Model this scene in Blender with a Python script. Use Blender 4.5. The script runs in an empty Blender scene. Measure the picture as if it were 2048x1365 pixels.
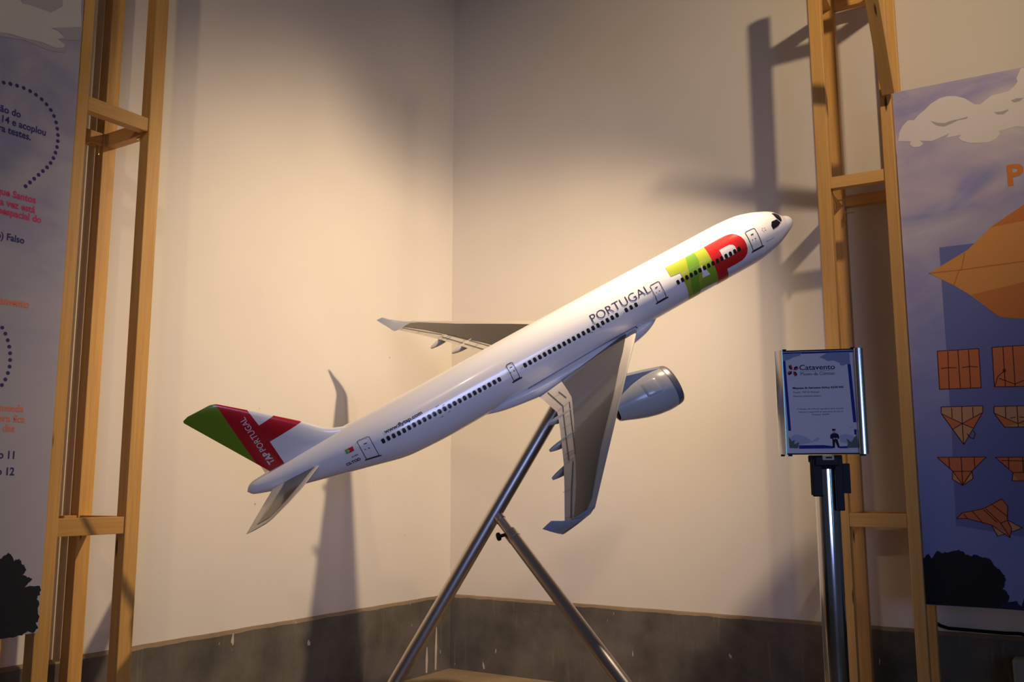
import bpy, bmesh, math, random
from mathutils import Vector, Matrix
random.seed(3)
S = bpy.context.scene
COL = S.collection

# ------------------------------------------------------------------ camera
# room frame: corner of the two walls at the origin, left wall x = 0, right wall y = 0, floor z = 0
FPX, PITCH, ROLL, YAW = 1866.18, 0.152815, -0.002098, 0.5704
EYE = Vector((3.19848, -4.33582, 1.0))
cy_, sy_ = math.cos(YAW), math.sin(YAW)
W = Matrix(((cy_, -sy_, 0), (sy_, cy_, 0), (0, 0, 1)))
cp, sp, cr, sr = math.cos(PITCH), math.sin(PITCH), math.cos(ROLL), math.sin(ROLL)
RC = Matrix(((cr, -sr, 0), (sr, cr, 0), (0, 0, 1))) @ Matrix(((1, 0, 0), (0, sp, -cp), (0, cp, sp)))
M = RC @ W.transposed()                       # room -> camera (x right, y down, z forward)
cam_d = bpy.data.cameras.new('camera'); cam = bpy.data.objects.new('camera', cam_d); COL.objects.link(cam)
cam_d.sensor_width = 36; cam_d.lens = FPX / 2048 * 36; cam_d.clip_start = .05; cam_d.clip_end = 60
MT = M.transposed()
cam.matrix_world = Matrix.Translation(EYE) @ (MT @ Matrix(((1, 0, 0), (0, -1, 0), (0, 0, -1)))).to_4x4()
S.camera = cam

# ------------------------------------------------------------------ world, lamps, exposure
wd = bpy.data.worlds.new('hall'); S.world = wd; wd.use_nodes = True
wd.node_tree.nodes['Background'].inputs[0].default_value = (.42, .47, .62, 1)
wd.node_tree.nodes['Background'].inputs[1].default_value = .06

def spot(name, loc, aim, energy, color, angle, blend, radius):
    l = bpy.data.lights.new(name, 'SPOT'); l.energy = energy; l.color = color
    l.spot_size = math.radians(angle); l.spot_blend = blend; l.shadow_soft_size = radius
    o = bpy.data.objects.new(name, l); COL.objects.link(o); o.location = loc
    o.rotation_euler = (Vector(aim) - Vector(loc)).to_track_quat('-Z', 'Y').to_euler(); return o

def area(name, loc, aim, energy, color, sx, sy, spread=180):
    l = bpy.data.lights.new(name, 'AREA'); l.energy = energy; l.color = color
    l.spread = math.radians(spread); l.shape = 'RECTANGLE'; l.size = sx; l.size_y = sy
    o = bpy.data.objects.new(name, l); COL.objects.link(o); o.location = loc
    o.rotation_euler = (Vector(aim) - Vector(loc)).to_track_quat('-Z', 'Y').to_euler(); return o

WARM = (1, .75, .48)
L1 = Vector((2.23, -1.47, 2.74))
spot('track_spot', L1, (.1, -.72, .95), 255, WARM, 112, 1.0, .03)
spot('track_spot.001', (4.2, -2.4, 4.0), (2.1, -.3, 2.75), 228, WARM, 62, 1.0, .07)
area('blue_fill', (5.2, -5.6, 1.2), (1.5, -1.5, 1.4), 6.2, (.40, .49, 1), 1.8, 1.2, 46)  # unseen soft blue light, added to tint the airplane's near side
spot('track_spot.002', (2.7, -4.9, 3.7), (0, -1.75, 2.1), 75, WARM, 56, .9, .05)
area('cyan_stripe_light', (5.6, -3.4, 1.6), (2.4, -1.4, 1.0), 2.4, (.22, .72, 1), .11, 1.8)  # unseen narrow cyan light, added for the stripe mirrored in the chrome post

S.view_settings.view_transform = 'Standard'; S.view_settings.look = 'None'
S.view_settings.gamma = 1; S.view_settings.exposure = 0
S.view_settings.use_curve_mapping = False

# ------------------------------------------------------------------ helpers
def ray(px, py):
    return MT @ Vector(((px - 1024) / FPX, (py - 682.5) / FPX, 1))

def on_plane(px, py, p, n):
    d = ray(px, py); n = Vector(n)
    return EYE + d * ((Vector(p) - EYE).dot(n) / d.dot(n))

def tag(o, label=None, cat=None, group=None, kind=None):
    if label: o['label'] = label
    if cat: o['category'] = cat
    if group: o['group'] = group
    if kind: o['kind'] = kind
    return o

def link(name, me, mat=None, parent=None):
    o = bpy.data.objects.new(name, me); COL.objects.link(o)
    if mat is not None and len(me.materials) == 0:
        for m_ in (mat if isinstance(mat, (list, tuple)) else [mat]): me.materials.append(m_)
    if parent is not None: o.parent = parent
    return o

def mesh(name, V, F, mat=None, parent=None, smooth=False):
    me = bpy.data.meshes.new(name); me.from_pydata([tuple(v) for v in V], [], F); me.update()
    if smooth:
        me.polygons.foreach_set('use_smooth', [True] * len(me.polygons)); me.update()
    return link(name, me, mat, parent)

def from_bm(name, bm, mat=None, parent=None, smooth=False):
    me = bpy.data.meshes.new(name); bm.to_mesh(me); bm.free()
    if smooth: me.polygons.foreach_set('use_smooth', [True] * len(me.polygons))
    return link(name, me, mat, parent)

def fix_normals(o):
    bm = bmesh.new(); bm.from_mesh(o.data); bmesh.ops.recalc_face_normals(bm, faces=bm.faces); bm.to_mesh(o.data); bm.free()
    return o

def smooth_by_angle(o, deg=35):
    me = o.data
    me.polygons.foreach_set('use_smooth', [True] * len(me.polygons))
    bm = bmesh.new(); bm.from_mesh(me); lim = math.radians(deg)
    for e in bm.edges:
        e.smooth = not (len(e.link_faces) == 2 and e.calc_face_angle(0) > lim)
    bm.to_mesh(me); bm.free(); return o

def empty(name, loc, rz=0):
    o = bpy.data.objects.new(name, None); COL.objects.link(o); o.location = loc; o.rotation_euler = (0, 0, rz)
    o.empty_display_size = .05; return o

def box_bm(sx, sy, sz, bevel=.0):
    """box with x,y centred and z from 0 to sz"""
    bm = bmesh.new(); bmesh.ops.create_cube(bm, size=1)
    for v in bm.verts: v.co = Vector((v.co.x * sx, v.co.y * sy, (v.co.z + .5) * sz))
    if bevel: bmesh.ops.bevel(bm, geom=bm.edges[:], offset=bevel, segments=2, affect='EDGES', profile=.6)
    return bm

def frame_to(d, up=(0, 0, 1)):
    """rotation whose local z is d"""
    z = Vector(d).normalized(); u = Vector(up)
    if abs(z.dot(u)) > .98: u = Vector((0, 1, 0))
    x = u.cross(z).normalized(); y = z.cross(x)
    return Matrix((x, y, z)).transposed()

def lumber(name, a, b, wx, wy, mat, parent, xdir, bevel=.003):
    """square-edged timber from a to b in the parent's frame; local z runs along it so the grain does too"""
    a, b = Vector(a), Vector(b); z = (b - a).normalized()
    x = Vector(xdir); x = (x - z * x.dot(z)).normalized(); y = z.cross(x)
    o = from_bm(name, box_bm(wx, wy, (b - a).length, bevel), mat, parent)
    o.matrix_local = Matrix.Translation(a) @ Matrix((x, y, z)).transposed().to_4x4()
    return o

def lathe(name, prof, mat, parent, n=40, cap=True):
    V, F = [], []
    for r, z in prof:
        for k in range(n):
            t = 2 * math.pi * k / n; V.append((r * math.cos(t), r * math.sin(t), z))
    for i in range(len(prof) - 1):
        for k in range(n):
            k2 = (k + 1) % n
            F.append((i * n + k, i * n + k2, (i + 1) * n + k2, (i + 1) * n + k))
    if cap:
        F.append(tuple(range(n))[::-1]); F.append(tuple((len(prof) - 1) * n + k for k in range(n)))
    o = mesh(name, V, F, mat, parent); return smooth_by_angle(fix_normals(o), 40)

def tube(name, a, b, r, mat, parent, r2=None, n=36):
    a, b = Vector(a), Vector(b); L = (b - a).length; r2 = r if r2 is None else r2
    o = lathe(name, [(r * .94, 0), (r, r * .06), (r2, L - r2 * .06), (r2 * .94, L)], mat, parent, n)
    o.matrix_local = Matrix.Translation(a) @ frame_to(b - a).to_4x4(); return o

def sweep(name, pts, r, mat, parent=None, n=10):
    pts = [Vector(p) for p in pts]; V, F = [], []
    for i, p in enumerate(pts):
        d = (pts[min(i + 1, len(pts) - 1)] - pts[max(i - 1, 0)]).normalized(); R = frame_to(d)
        for k in range(n):
            t = 2 * math.pi * k / n; V.append(p + R @ Vector((r * math.cos(t), r * math.sin(t), 0)))
    for i in range(len(pts) - 1):
        for k in range(n):
            k2 = (k + 1) % n; F.append((i * n + k, i * n + k2, (i + 1) * n + k2, (i + 1) * n + k))
    F.append(tuple(range(n))[::-1]); F.append(tuple((len(pts) - 1) * n + k for k in range(n)))
    return fix_normals(mesh(name, V, F, mat, parent, smooth=True))

def pchip(x, xp, yp):
    n = len(xp); h = [xp[i + 1] - xp[i] for i in range(n - 1)]; d = [(yp[i + 1] - yp[i]) / h[i] for i in range(n - 1)]
    m = [d[0]] + [0] * (n - 2) + [d[-1]]
    for i in range(1, n - 1):
        if d[i - 1] * d[i] > 0:
            w1 = 2 * h[i] + h[i - 1]; w2 = h[i] + 2 * h[i - 1]; m[i] = (w1 + w2) / (w1 / d[i - 1] + w2 / d[i])
    x = min(max(x, xp[0]), xp[-1]); k = 0
    while k < n - 2 and x > xp[k + 1]: k += 1
    s = (x - xp[k]) / h[k]
    return (2*s**3-3*s*s+1)*yp[k] + (s**3-2*s*s+s)*h[k]*m[k] + (3*s*s-2*s**3)*yp[k+1] + (s**3-s*s)*h[k]*m[k+1]

def lin(x, xp, yp):
    if x <= xp[0]: i = 0
    elif x >= xp[-1]: i = len(xp) - 2
    else:
        i = 0
        while x > xp[i + 1]: i += 1
    t = (x - xp[i]) / (xp[i + 1] - xp[i]); return yp[i] + t * (yp[i + 1] - yp[i])

def in_poly(x, y, P):
    c = False; j = len(P) - 1
    for i in range(len(P)):
        if (P[i][1] > y) != (P[j][1] > y) and x < (P[j][0] - P[i][0]) * (y - P[i][1]) / (P[j][1] - P[i][1]) + P[i][0]: c = not c
        j = i
    return c

_txt = {}
def text_bm(body, bold=0.0):
    """flat bmesh of a line of lettering, height of a capital = 1, starting at x = 0; returns bm and width"""
    cu = bpy.data.curves.new('lettering', 'FONT'); cu.body = body; cu.size = 1; cu.resolution_u = 3; cu.offset = bold
    o = bpy.data.objects.new('lettering', cu); COL.objects.link(o)
    dg = bpy.context.evaluated_depsgraph_get(); me = bpy.data.meshes.new_from_object(o.evaluated_get(dg))
    bpy.data.objects.remove(o); bpy.data.curves.remove(cu)
    bm = bmesh.new(); bm.from_mesh(me); bpy.data.meshes.remove(me)
    xs = [v.co.x for v in bm.verts]; x0 = min(xs); k = 1 / .69
    for v in bm.verts: v.co = Vector(((v.co.x - x0) * k, v.co.y * k, 0))
    bm.normal_update(); bmesh.ops.triangulate(bm, faces=bm.faces)
    return bm, (max(xs) - x0) * k

# ------------------------------------------------------------------ materials
def mat(name, color, rough=.5, metal=0, spec=.5, coat=0, **kw):
    m = bpy.data.materials.new(name); m.use_nodes = True; b = m.node_tree.nodes['Principled BSDF']
    b.inputs['Base Color'].default_value = (*color, 1); b.inputs['Roughness'].default_value = rough
    b.inputs['Metallic'].default_value = metal; b.inputs['Specular IOR Level'].default_value = spec
    b.inputs['Coat Weight'].default_value = coat; b.inputs['Coat Roughness'].default_value = .06
    m.diffuse_color = (*color, 1); return m

class NT:
    def __init__(s, m): s.t = m.node_tree; s.b = s.t.nodes['Principled BSDF']
    def n(s, typ, **kw):
        nd = s.t.nodes.new(typ)
        for k, v in kw.items():
            if k.startswith('i_'): nd.inputs[k[2:].replace('_', ' ')].default_value = v
            else: setattr(nd, k, v)
        return nd
    def l(s, a, b): s.t.links.new(a, b)
    def coords(s, scale=(1, 1, 1), kind='Object'):
        c = s.n('ShaderNodeTexCoord'); mp = s.n('ShaderNodeMapping'); mp.inputs['Scale'].default_value = scale
        s.l(c.outputs[kind], mp.inputs['Vector']); return mp.outputs['Vector']
    def noise(s, vec, scale, detail=4, rough=.55, dist=0):
        nd = s.n('ShaderNodeTexNoise'); nd.inputs['Scale'].default_value = scale; nd.inputs['Detail'].default_value = detail
        nd.inputs['Roughness'].default_value = rough; nd.inputs['Distortion'].default_value = dist
        s.l(vec, nd.inputs['Vector']); return nd.outputs['Fac']
    def ramp(s, fac, stops):
        r = s.n('ShaderNodeValToRGB'); e = r.color_ramp.elements
        while len(e) < len(stops): e.new(.5)
        for el, (p, c) in zip(e, stops): el.position = p; el.color = (*c, 1) if len(c) == 3 else c
        s.l(fac, r.inputs['Fac']); return r.outputs['Color']
    def mix(s, fac, a, b, mode='MIX'):
        m = s.n('ShaderNodeMix', data_type='RGBA', blend_type=mode)
        for sock, v in ((m.inputs[0], fac), (m.inputs[6], a), (m.inputs[7], b)):
            if isinstance(v, (int, float)): sock.default_value = v
            elif isinstance(v, tuple): sock.default_value = (*v, 1)
            else: s.l(v, sock)
        return m.outputs[2]
    def bump(s, h, strength, dist=.01):
        b = s.n('ShaderNodeBump'); b.inputs['Strength'].default_value = strength; b.inputs['Distance'].default_value = dist
        s.l(h, b.inputs['Height']); s.l(b.outputs['Normal'], s.b.inputs['Normal'])
    def color(s, c): s.l(c, s.b.inputs['Base Color'])

def wall_paint(name, base):
    m = mat(name, base, .62, spec=.25); t = NT(m); v = t.coords()
    big = t.noise(v, 1.3, 3); fine = t.noise(v, 60, 3); sp = t.noise(v, 28, 1)
    c = t.mix(t.ramp(big, [(.3, (0, 0, 0)), (.7, (1, 1, 1))]), tuple(x * .93 for x in base), base)
    speck = t.ramp(sp, [(.185, (1, 1, 1)), (.2, (0, 0, 0))])
    c = t.mix(speck, c, tuple(x * .55 for x in base))
    t.color(c); t.bump(t.mix(.6, fine, big), .12, .004); return m

WALL = wall_paint('wall_paint', (.74, .69, .615))

def concrete(name, a, b, chip):
    m = mat(name, a, .55, spec=.35); t = NT(m); v = t.coords()
    big = t.noise(v, 3.2, 6, .65); streak = t.noise(t.coords((9, 9, .8)), 3, 4); fine = t.noise(v, 45, 3)
    c = t.mix(t.ramp(big, [(.33, (0, 0, 0)), (.68, (1, 1, 1))]), a, b)
    c = t.mix(t.ramp(streak, [(.62, (0, 0, 0)), (.8, (.5, .5, .5))]), c, tuple(min(1, x * 1.7) for x in b))
    dash = t.noise(t.coords((26, 26, 8)), 1.0, 2)
    c = t.mix(t.ramp(dash, [(.735, (0, 0, 0)), (.75, (1, 1, 1))]), c, chip)
    t.color(c); t.bump(t.mix(.5, fine, big), .2, .005); return m

DADO = concrete('dado_paint', (.075, .068, .058), (.17, .155, .13), (.55, .5, .42))
LEDGE = concrete('dado_ledge', (.17, .12, .075), (.27, .19, .12), (.7, .64, .55))
FLOORM = concrete('floor_screed', (.25, .18, .105), (.36, .27, .17), (.5, .42, .3))

def wood(name, a, b, dark):
    m = mat(name, a, .48, spec=.35); t = NT(m)
    inf = t.n('ShaderNodeObjectInfo'); comb = t.n('ShaderNodeCombineXYZ'); ml = t.n('ShaderNodeMath', operation='MULTIPLY')
    ml.inputs[1].default_value = 37; t.l(inf.outputs['Random'], ml.inputs[0])
    for k in range(3): t.l(ml.outputs[0], comb.inputs[k])
    tc = t.n('ShaderNodeTexCoord'); ad = t.n('ShaderNodeVectorMath', operation='ADD')
    t.l(tc.outputs['Object'], ad.inputs[0]); t.l(comb.outputs[0], ad.inputs[1])
    def mp(sc):
        q = t.n('ShaderNodeMapping'); q.inputs['Scale'].default_value = sc; t.l(ad.outputs[0], q.inputs['Vector']); return q.outputs[0]
    g = t.noise(mp((34, 34, 1.4)), 1.6, 5, .6, .6); fine = t.noise(mp((160, 160, 3)), 1.5, 3); big = t.noise(mp((3, 3, .8)), 1, 2)
    c = t.mix(t.ramp(g, [(.3, (0, 0, 0)), (.7, (1, 1, 1))]), a, b)
    c = t.mix(t.ramp(fine, [(.5, (0, 0, 0)), (.9, (.6, .6, .6))]), c, dark)
    c = t.mix(t.ramp(big, [(.4, (0, 0, 0)), (.75, (.35, .35, .35))]), c, dark)
    kn = t.n('ShaderNodeTexVoronoi'); kn.inputs['Scale'].default_value = 1.0; t.l(mp((13, 13, 2.1)), kn.inputs['Vector'])
    c = t.mix(t.ramp(kn.outputs['Distance'], [(.05, (1, 1, 1)), (.085, (0, 0, 0))]), c, tuple(x * .22 for x in dark))
    t.color(c); t.bump(g, .08, .003); return m

PINE = wood('pine', (.64, .34, .088), (.76, .44, .135), (.42, .19, .045))
WHITE = mat('gloss_white', (.80, .79, .80), .22, spec=.5, coat=.6)
GREYW = mat('wing_grey', (.47, .435, .375), .3, spec=.5, coat=.3)
DARKW = mat('walkway_grey', (.058, .051, .043), .32, spec=.5, coat=.25)
NACE = mat('nacelle_grey', (.46, .455, .42), .3, coat=.3)
LIPM = mat('intake_metal', (.30, .30, .33), .35, .6)
SHARK = mat('sharklet_blue_grey', (.33, .35, .39), .3, coat=.3)
GLASS = mat('window_black', (.012, .011, .014), .2)
LINE = mat('line_dark', (.03, .028, .03), .5)
INK = mat('ink_navy', (.025, .018, .035), .4)
RED = mat('livery_red', (.56, .018, .018), .25, coat=.5)
YGREEN = mat('livery_yellow_green', (.38, .45, .035), .25, coat=.5)
GREEN = mat('livery_green', (.17, .36, .03), .25, coat=.5)
FINGREEN = mat('fin_green', (.155, .27, .015), .25, coat=.5)
FINRED = mat('fin_red', (.47, .008, .018), .25, coat=.5)
FLAGG = mat('flag_green', (.08, .38, .05), .4)
TXTW = mat('lettering_white', (.75, .72, .72), .4)
STEEL = mat('brushed_steel', (.58, .56, .53), .32, 1.0)
t_ = NT(STEEL); t_.bump(t_.noise(t_.coords((120, 120, 2)), 3, 2), .06, .002)
ALU = mat('aluminium', (.72, .73, .75), .22, 1.0)
BLACKP = mat('black_plastic', (.008, .008, .009), .5, spec=.15)
BRASS = mat('zinc_bracket', (.75, .62, .2), .3, .9)
PAPER = mat('sheet_paper', (.60, .55, .55), .7, spec=.08)

# ------------------------------------------------------------------ setting: floor, walls, dado
def slab(name, pts, kind_mat, thick_dir):
    """closed prism: polygon extruded by thick_dir"""
    bm = bmesh.new(); vs = [bm.verts.new(p) for p in pts]; f = bm.faces.new(vs)
    r = bmesh.ops.extrude_face_region(bm, geom=[f]); bmesh.ops.translate(bm, verts=[g for g in r['geom'] if isinstance(g, bmesh.types.BMVert)], vec=thick_dir)
    bmesh.ops.recalc_face_normals(bm, faces=bm.faces)
    o = from_bm(name, bm, kind_mat); o['kind'] = 'structure'; return o

slab('floor', [(-.1, .1, 0), (6, .1, 0), (6, -7, 0), (-.1, -7, 0)], FLOORM, (0, 0, -.1))
slab('wall_left', [(0, .1, 0), (0, .1, 4.2), (0, -7, 4.2), (0, -7, 0)], WALL, (-.1, 0, 0))
slab('wall_right', [(0, 0, 0), (0, 0, 4.2), (6, 0, 4.2), (6, 0, 0)], WALL, (0, .1, 0))
DH = .397
def dado(name, left):
    # a render coat with a slightly wavy chipped top edge and a thin worn ledge
    bm = bmesh.new(); n = 140; L = 6.9 if left else 6.0; rnd = random.Random(5 if left else 9)
    rows = []
    for i in range(n + 1):
        s_ = L * i / n; w = (rnd.random() - .5) * .005; d = .016 + (rnd.random() - .5) * .002
        P = [(d, 0), (d, DH - .014 + w), (d * .55, DH - .004 + w * .6), (0.0, DH + w * .3)]
        rows.append([bm.verts.new((x, -s_, z) if left else (s_, -x, z)) for x, z in P])
    for a, b in zip(rows, rows[1:]):
        for k in range(3):
            f = bm.faces.new((a[k], b[k], b[k + 1], a[k + 1])); f.material_index = 1 if k >= 1 else 0
    bmesh.ops.recalc_face_normals(bm, faces=bm.faces)
    o = from_bm(name, bm, [DADO, LEDGE]); o['kind'] = 'structure'; return o
dado('baseboard_left', True); dado('baseboard_right', False)
# paint runs on the dado beside the corner
def runs(name, specs, mat_, parent=None):
    V, F = [], []
    for (x0, y0, x1, y1, w, left) in specs:
        n_ = (1, 0, 0) if left else (0, -1, 0); p = (.0175, 0, 0) if left else (0, -.0175, 0)
        a = on_plane(x0, y0, p, n_); b = on_plane(x1, y1, p, n_); t = Vector((0, 1, 0)) if left else Vector((1, 0, 0))
        k = len(V); m_ = (a + b) / 2
        V += [a + t * w * .15, m_ + t * w * .5, b + t * w * .35, b - t * w * .35, m_ - t * w * .5, a - t * w * .15]
        F.append(tuple(range(k, k + 6)))
    o = mesh(name, V, F, mat_); o['kind'] = 'structure'; return o
runs('trim_1', [(873, 1253, 871, 1340, .02, True), (854, 1295, 853, 1347, .02, True), (966, 1325, 968, 1339, .012, False),
                (947, 1190, 953, 1193, .012, False), (617, 1281, 618, 1292, .02, True), (1503, 1205, 1503, 1206, .01, False)],
     mat('paint_drip', (.6, .54, .46), .6))

# ------------------------------------------------------------------ timber towers
TH = 3.4
def tower(root, A, B, C, D, levels, braces):
    """A,B front posts, C behind B, D behind A: (x0,x1,y0,y1) footprints in the root's frame"""
    for (x0, x1, y0, y1) in (A, B, C, D):
        lumber('post', ((x0 + x1) / 2, (y0 + y1) / 2, 0), ((x0 + x1) / 2, (y0 + y1) / 2, TH), x1 - x0, y1 - y0, PINE, root, (1, 0, 0))
    return root

# left tower: fronts face +x
LT = empty('timber_tower', (.24, -2.485, 0))
tag(LT, 'tall open pine lattice tower beside the sky panel with rows of quiz text', 'tower')
lx, ly = LT.location.x, LT.location.y
def LQ(x0, x1, y0, y1): return (x0 - lx, x1 - lx, y0 - ly, y1 - ly)
LA, LB, LC, LD = LQ(.35, .40, -2.655, -2.602), LQ(.35, .40, -2.365, -2.312), LQ(.082, .132, -2.365, -2.312), LQ(.082, .132, -2.655, -2.602)
tower(LT, LA, LB, LC, LD, None, None)
def rung(root, a, b, h, t, xdir): lumber('rung', a, b, t, h, PINE, root, xdir, .002)
def ring(root, A, B, C, D, ztop, h, frontpairs='y'):
    zc = ztop - h / 2
    def mid(P): return ((P[0] + P[1]) / 2, (P[2] + P[3]) / 2)
    # inner faces between neighbouring posts
    if frontpairs == 'y':      # front pair differs in y (left tower)
        for P, Q in ((A, B), (D, C)):
            x = mid(P)[0]; rung(root, (x, P[3], zc), (x, Q[2], zc), h, .038, (1, 0, 0))
        for P, Q in ((B, C), (A, D)):
            y = mid(P)[1]; rung(root, (Q[1], y, zc), (P[0], y, zc), h, .038, (0, 1, 0))
    else:                      # front pair differs in x (right tower)
        for P, Q in ((A, B), (D, C)):
            y = mid(P)[1]; rung(root, (P[1], y, zc), (Q[0], y, zc), h, .038, (0, 1, 0))
        for P, Q in ((A, D), (B, C)):
            x = mid(P)[0]; rung(root, (x, P[3], zc), (x, Q[2], zc), h, .038, (1, 0, 0))
ring(LT, LA, LB, LC, LD, 2.297, .050); ring(LT, LA, LB, LC, LD, .897, .056); ring(LT, LA, LB, LC, LD, 3.35, .05)
# thin pale strip between the rear post and the wall, above the dado
lumber('pale_strip', (.068 - lx, -2.37 - ly, .40), (.068 - lx, -2.37 - ly, TH), .012, .02, mat('strip_pale', (.78, .62, .32), .5), LT, (1, 0, 0), .001)

def bracket(root, loc, rz):
    bm = bmesh.new()
    for s_, r_ in (((.04, .018, .0025), None), ((.0025, .018, .04), None)):
        b2 = bmesh.ops.create_cube(bm, size=1)['verts']
        for v in b2: v.co = Vector((v.co.x * s_[0] + s_[0] / 2, v.co.y * s_[1], v.co.z * s_[2] - s_[2] / 2))
    for sx in (.012, .03):
        b2 = bmesh.ops.create_cone(bm, cap_ends=True, segments=10, radius1=.004, radius2=.003, depth=.003)['verts']
        for v in b2: v.co += Vector((sx, 0, -.004))
    o = from_bm('corner_bracket', bm, BRASS, root); o.location = loc; o.rotation_euler = (0, 0, rz); return o
bracket(LT, (.132 - lx, -2.385 - ly, 2.245), -math.pi / 2); bracket(LT, (.345 - lx, -2.34 - ly, 2.245), math.pi)

# right tower: fronts face -y, whole frame turned a little off the wall
RTH = .041
ex, ey = Vector((math.cos(RTH), math.sin(RTH), 0)), Vector((-math.sin(RTH), math.cos(RTH), 0))
def RW(x, y, z): return ex * x + ey * y + Vector((0, 0, z))
RFY, RDEP = -.50, .30                          # front face and depth of the frame, local
def r_at(px, py, y):
    p = on_plane(px, py, RW(0, y, 0), ey); return p.dot(ex), p.z
xE = (r_at(1630.5, 300, RFY)[0] + r_at(1641.5, 500, RFY)[0]) / 2
xF = r_at(1827.8, 1365, RFY)[0]; xF = (xF + r_at(1772.6, 300, RFY)[0]) / 2
rx0, ry0 = xE + .15, RFY + .16
RT = empty('timber_tower', RW(rx0, ry0, 0), RTH)
tag(RT, 'tall open pine lattice tower with a slanting strut, beside the paper plane panel', 'tower')
def RQ(x0, x1, y0, y1): return (x0 - rx0, x1 - rx0, y0 - ry0, y1 - ry0)
RE, RF = RQ(xE, xE + .053, RFY, RFY + .05), RQ(xF, xF + .044, RFY, RFY + .05)
RG, RH = RQ(xE, xE + .053, RFY + RDEP, RFY + RDEP + .05), RQ(xF, xF + .044, RFY + RDEP, RFY + RDEP + .05)
tower(RT, RE, RF, RH, RG, None, None)
ring(RT, RE, RF, RH, RG, (r_at(1659, 355, RFY)[1] + r_at(1772.6, 335, RFY)[1]) / 2, .050, 'x')
ring(RT, RE, RF, RH, RG, r_at(1750, 1028, RFY)[1], .054, 'x'); ring(RT, RE, RF, RH, RG, 3.24, .05, 'x')
bracket(RT, (xE + .056 - rx0, RFY + RDEP - .02 - ry0, 2.20), 0); bracket(RT, (xE + .056 - rx0, RFY + .07 - ry0, 2.20), 0)
# strut leaning out of the right front post
e0 = on_plane(1777, 184, RW(0, RFY - .026, 0), ey); e1 = on_plane(1745, 0, RW(0, RFY - .32, 0), ey)
RTi = (Matrix.Translation(RT.location) @ Matrix.Rotation(RTH, 4, 'Z')).inverted()
e1 = e0 + (e1 - e0) * 2.1
lumber('strut', RTi @ e0, RTi @ e1, .05, .05, PINE, RT, (1, 0, 0))

# ------------------------------------------------------------------ exhibit panels (flat print)
def sky_print(name, stops, seed, zlo, zhi, soft):
    m = mat(name, stops[1], .55, spec=.15); t = NT(m); v = t.coords((1, 1, 1.0))
    ad = t.n('ShaderNodeVectorMath', operation='ADD'); ad.inputs[1].default_value = (seed, seed * .7, seed * 1.3); t.l(v, ad.inputs[0])
    st = t.n('ShaderNodeMapping'); st.inputs['Scale'].default_value = (1, 1, 1.9); t.l(ad.outputs[0], st.inputs['Vector'])
    a = t.noise(st.outputs[0], 2.4, 4, .5, .8); b = t.noise(st.outputs[0], 5.5, 3, .5, .4)
    c = t.ramp(a, [(.32, stops[0]), (.48, stops[1]), (.60, stops[2]), (.72, stops[3])])
    c = t.mix(t.ramp(b, [(.55, (0, 0, 0)), (.75, (.45, .45, .45))]), c, stops[3])
    sx = t.n('ShaderNodeSeparateXYZ'); t.l(v, sx.inputs[0])
    mr = t.n('ShaderNodeMapRange'); mr.inputs[1].default_value = zlo; mr.inputs[2].default_value = zhi
    t.l(sx.outputs['Z'], mr.inputs[0]); c = t.mix(mr.outputs[0], soft, c)
    t.color(c); return m

SKYR = sky_print('print_sky_lilac', [(.31, .30, .53), (.46, .41, .54), (.55, .48, .55), (.62, .58, .60)], 4.3, .5, 1.6, (.24, .28, .56))
SKYL = sky_print('print_sky_blue', [(.27, .265, .40), (.36, .35, .45), (.45, .43, .47), (.53, .50, .50)], 1.7, .6, 1.6, (.44, .41, .45))
CLOUD = mat('print_cloud', (.74, .68, .64), .6, spec=.12); CLOUDL = mat('print_cloud_grey', (.60, .575, .53), .6, spec=.12)
CLOUDS = mat('print_cloud_shade', (.42, .385, .41), .6, spec=.12)
BUSH = mat('print_bush', (.022, .024, .028), .6, spec=.12); BUSHB = mat('print_bush_blue', (.025, .03, .075), .6, spec=.12)
PORANGE = mat('print_orange', (.76, .33, .09), .6, spec=.12); PORANGE2 = mat('print_orange_deep', (.66, .22, .06), .6, spec=.12)
PFOLD = mat('print_fold', (.56, .21, .05), .6, spec=.12); PRUST = mat('print_rust', (.66, .19, .07), .6, spec=.12); PTAN = mat('print_tan', (.64, .33, .16), .6, spec=.12)
PDARK = mat('print_dark_line', (.10, .02, .015), .6, spec=.12); PBLUE = mat('print_blue_block', (.17, .19, .42), .6, spec=.12)
PNAVY = mat('print_navy', (.055, .045, .17), .6, spec=.12); PPINK = mat('print_pink', (.66, .07, .16), .6, spec=.12); PCORAL = mat('print_coral', (.80, .25, .13), .6, spec=.12)

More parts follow.
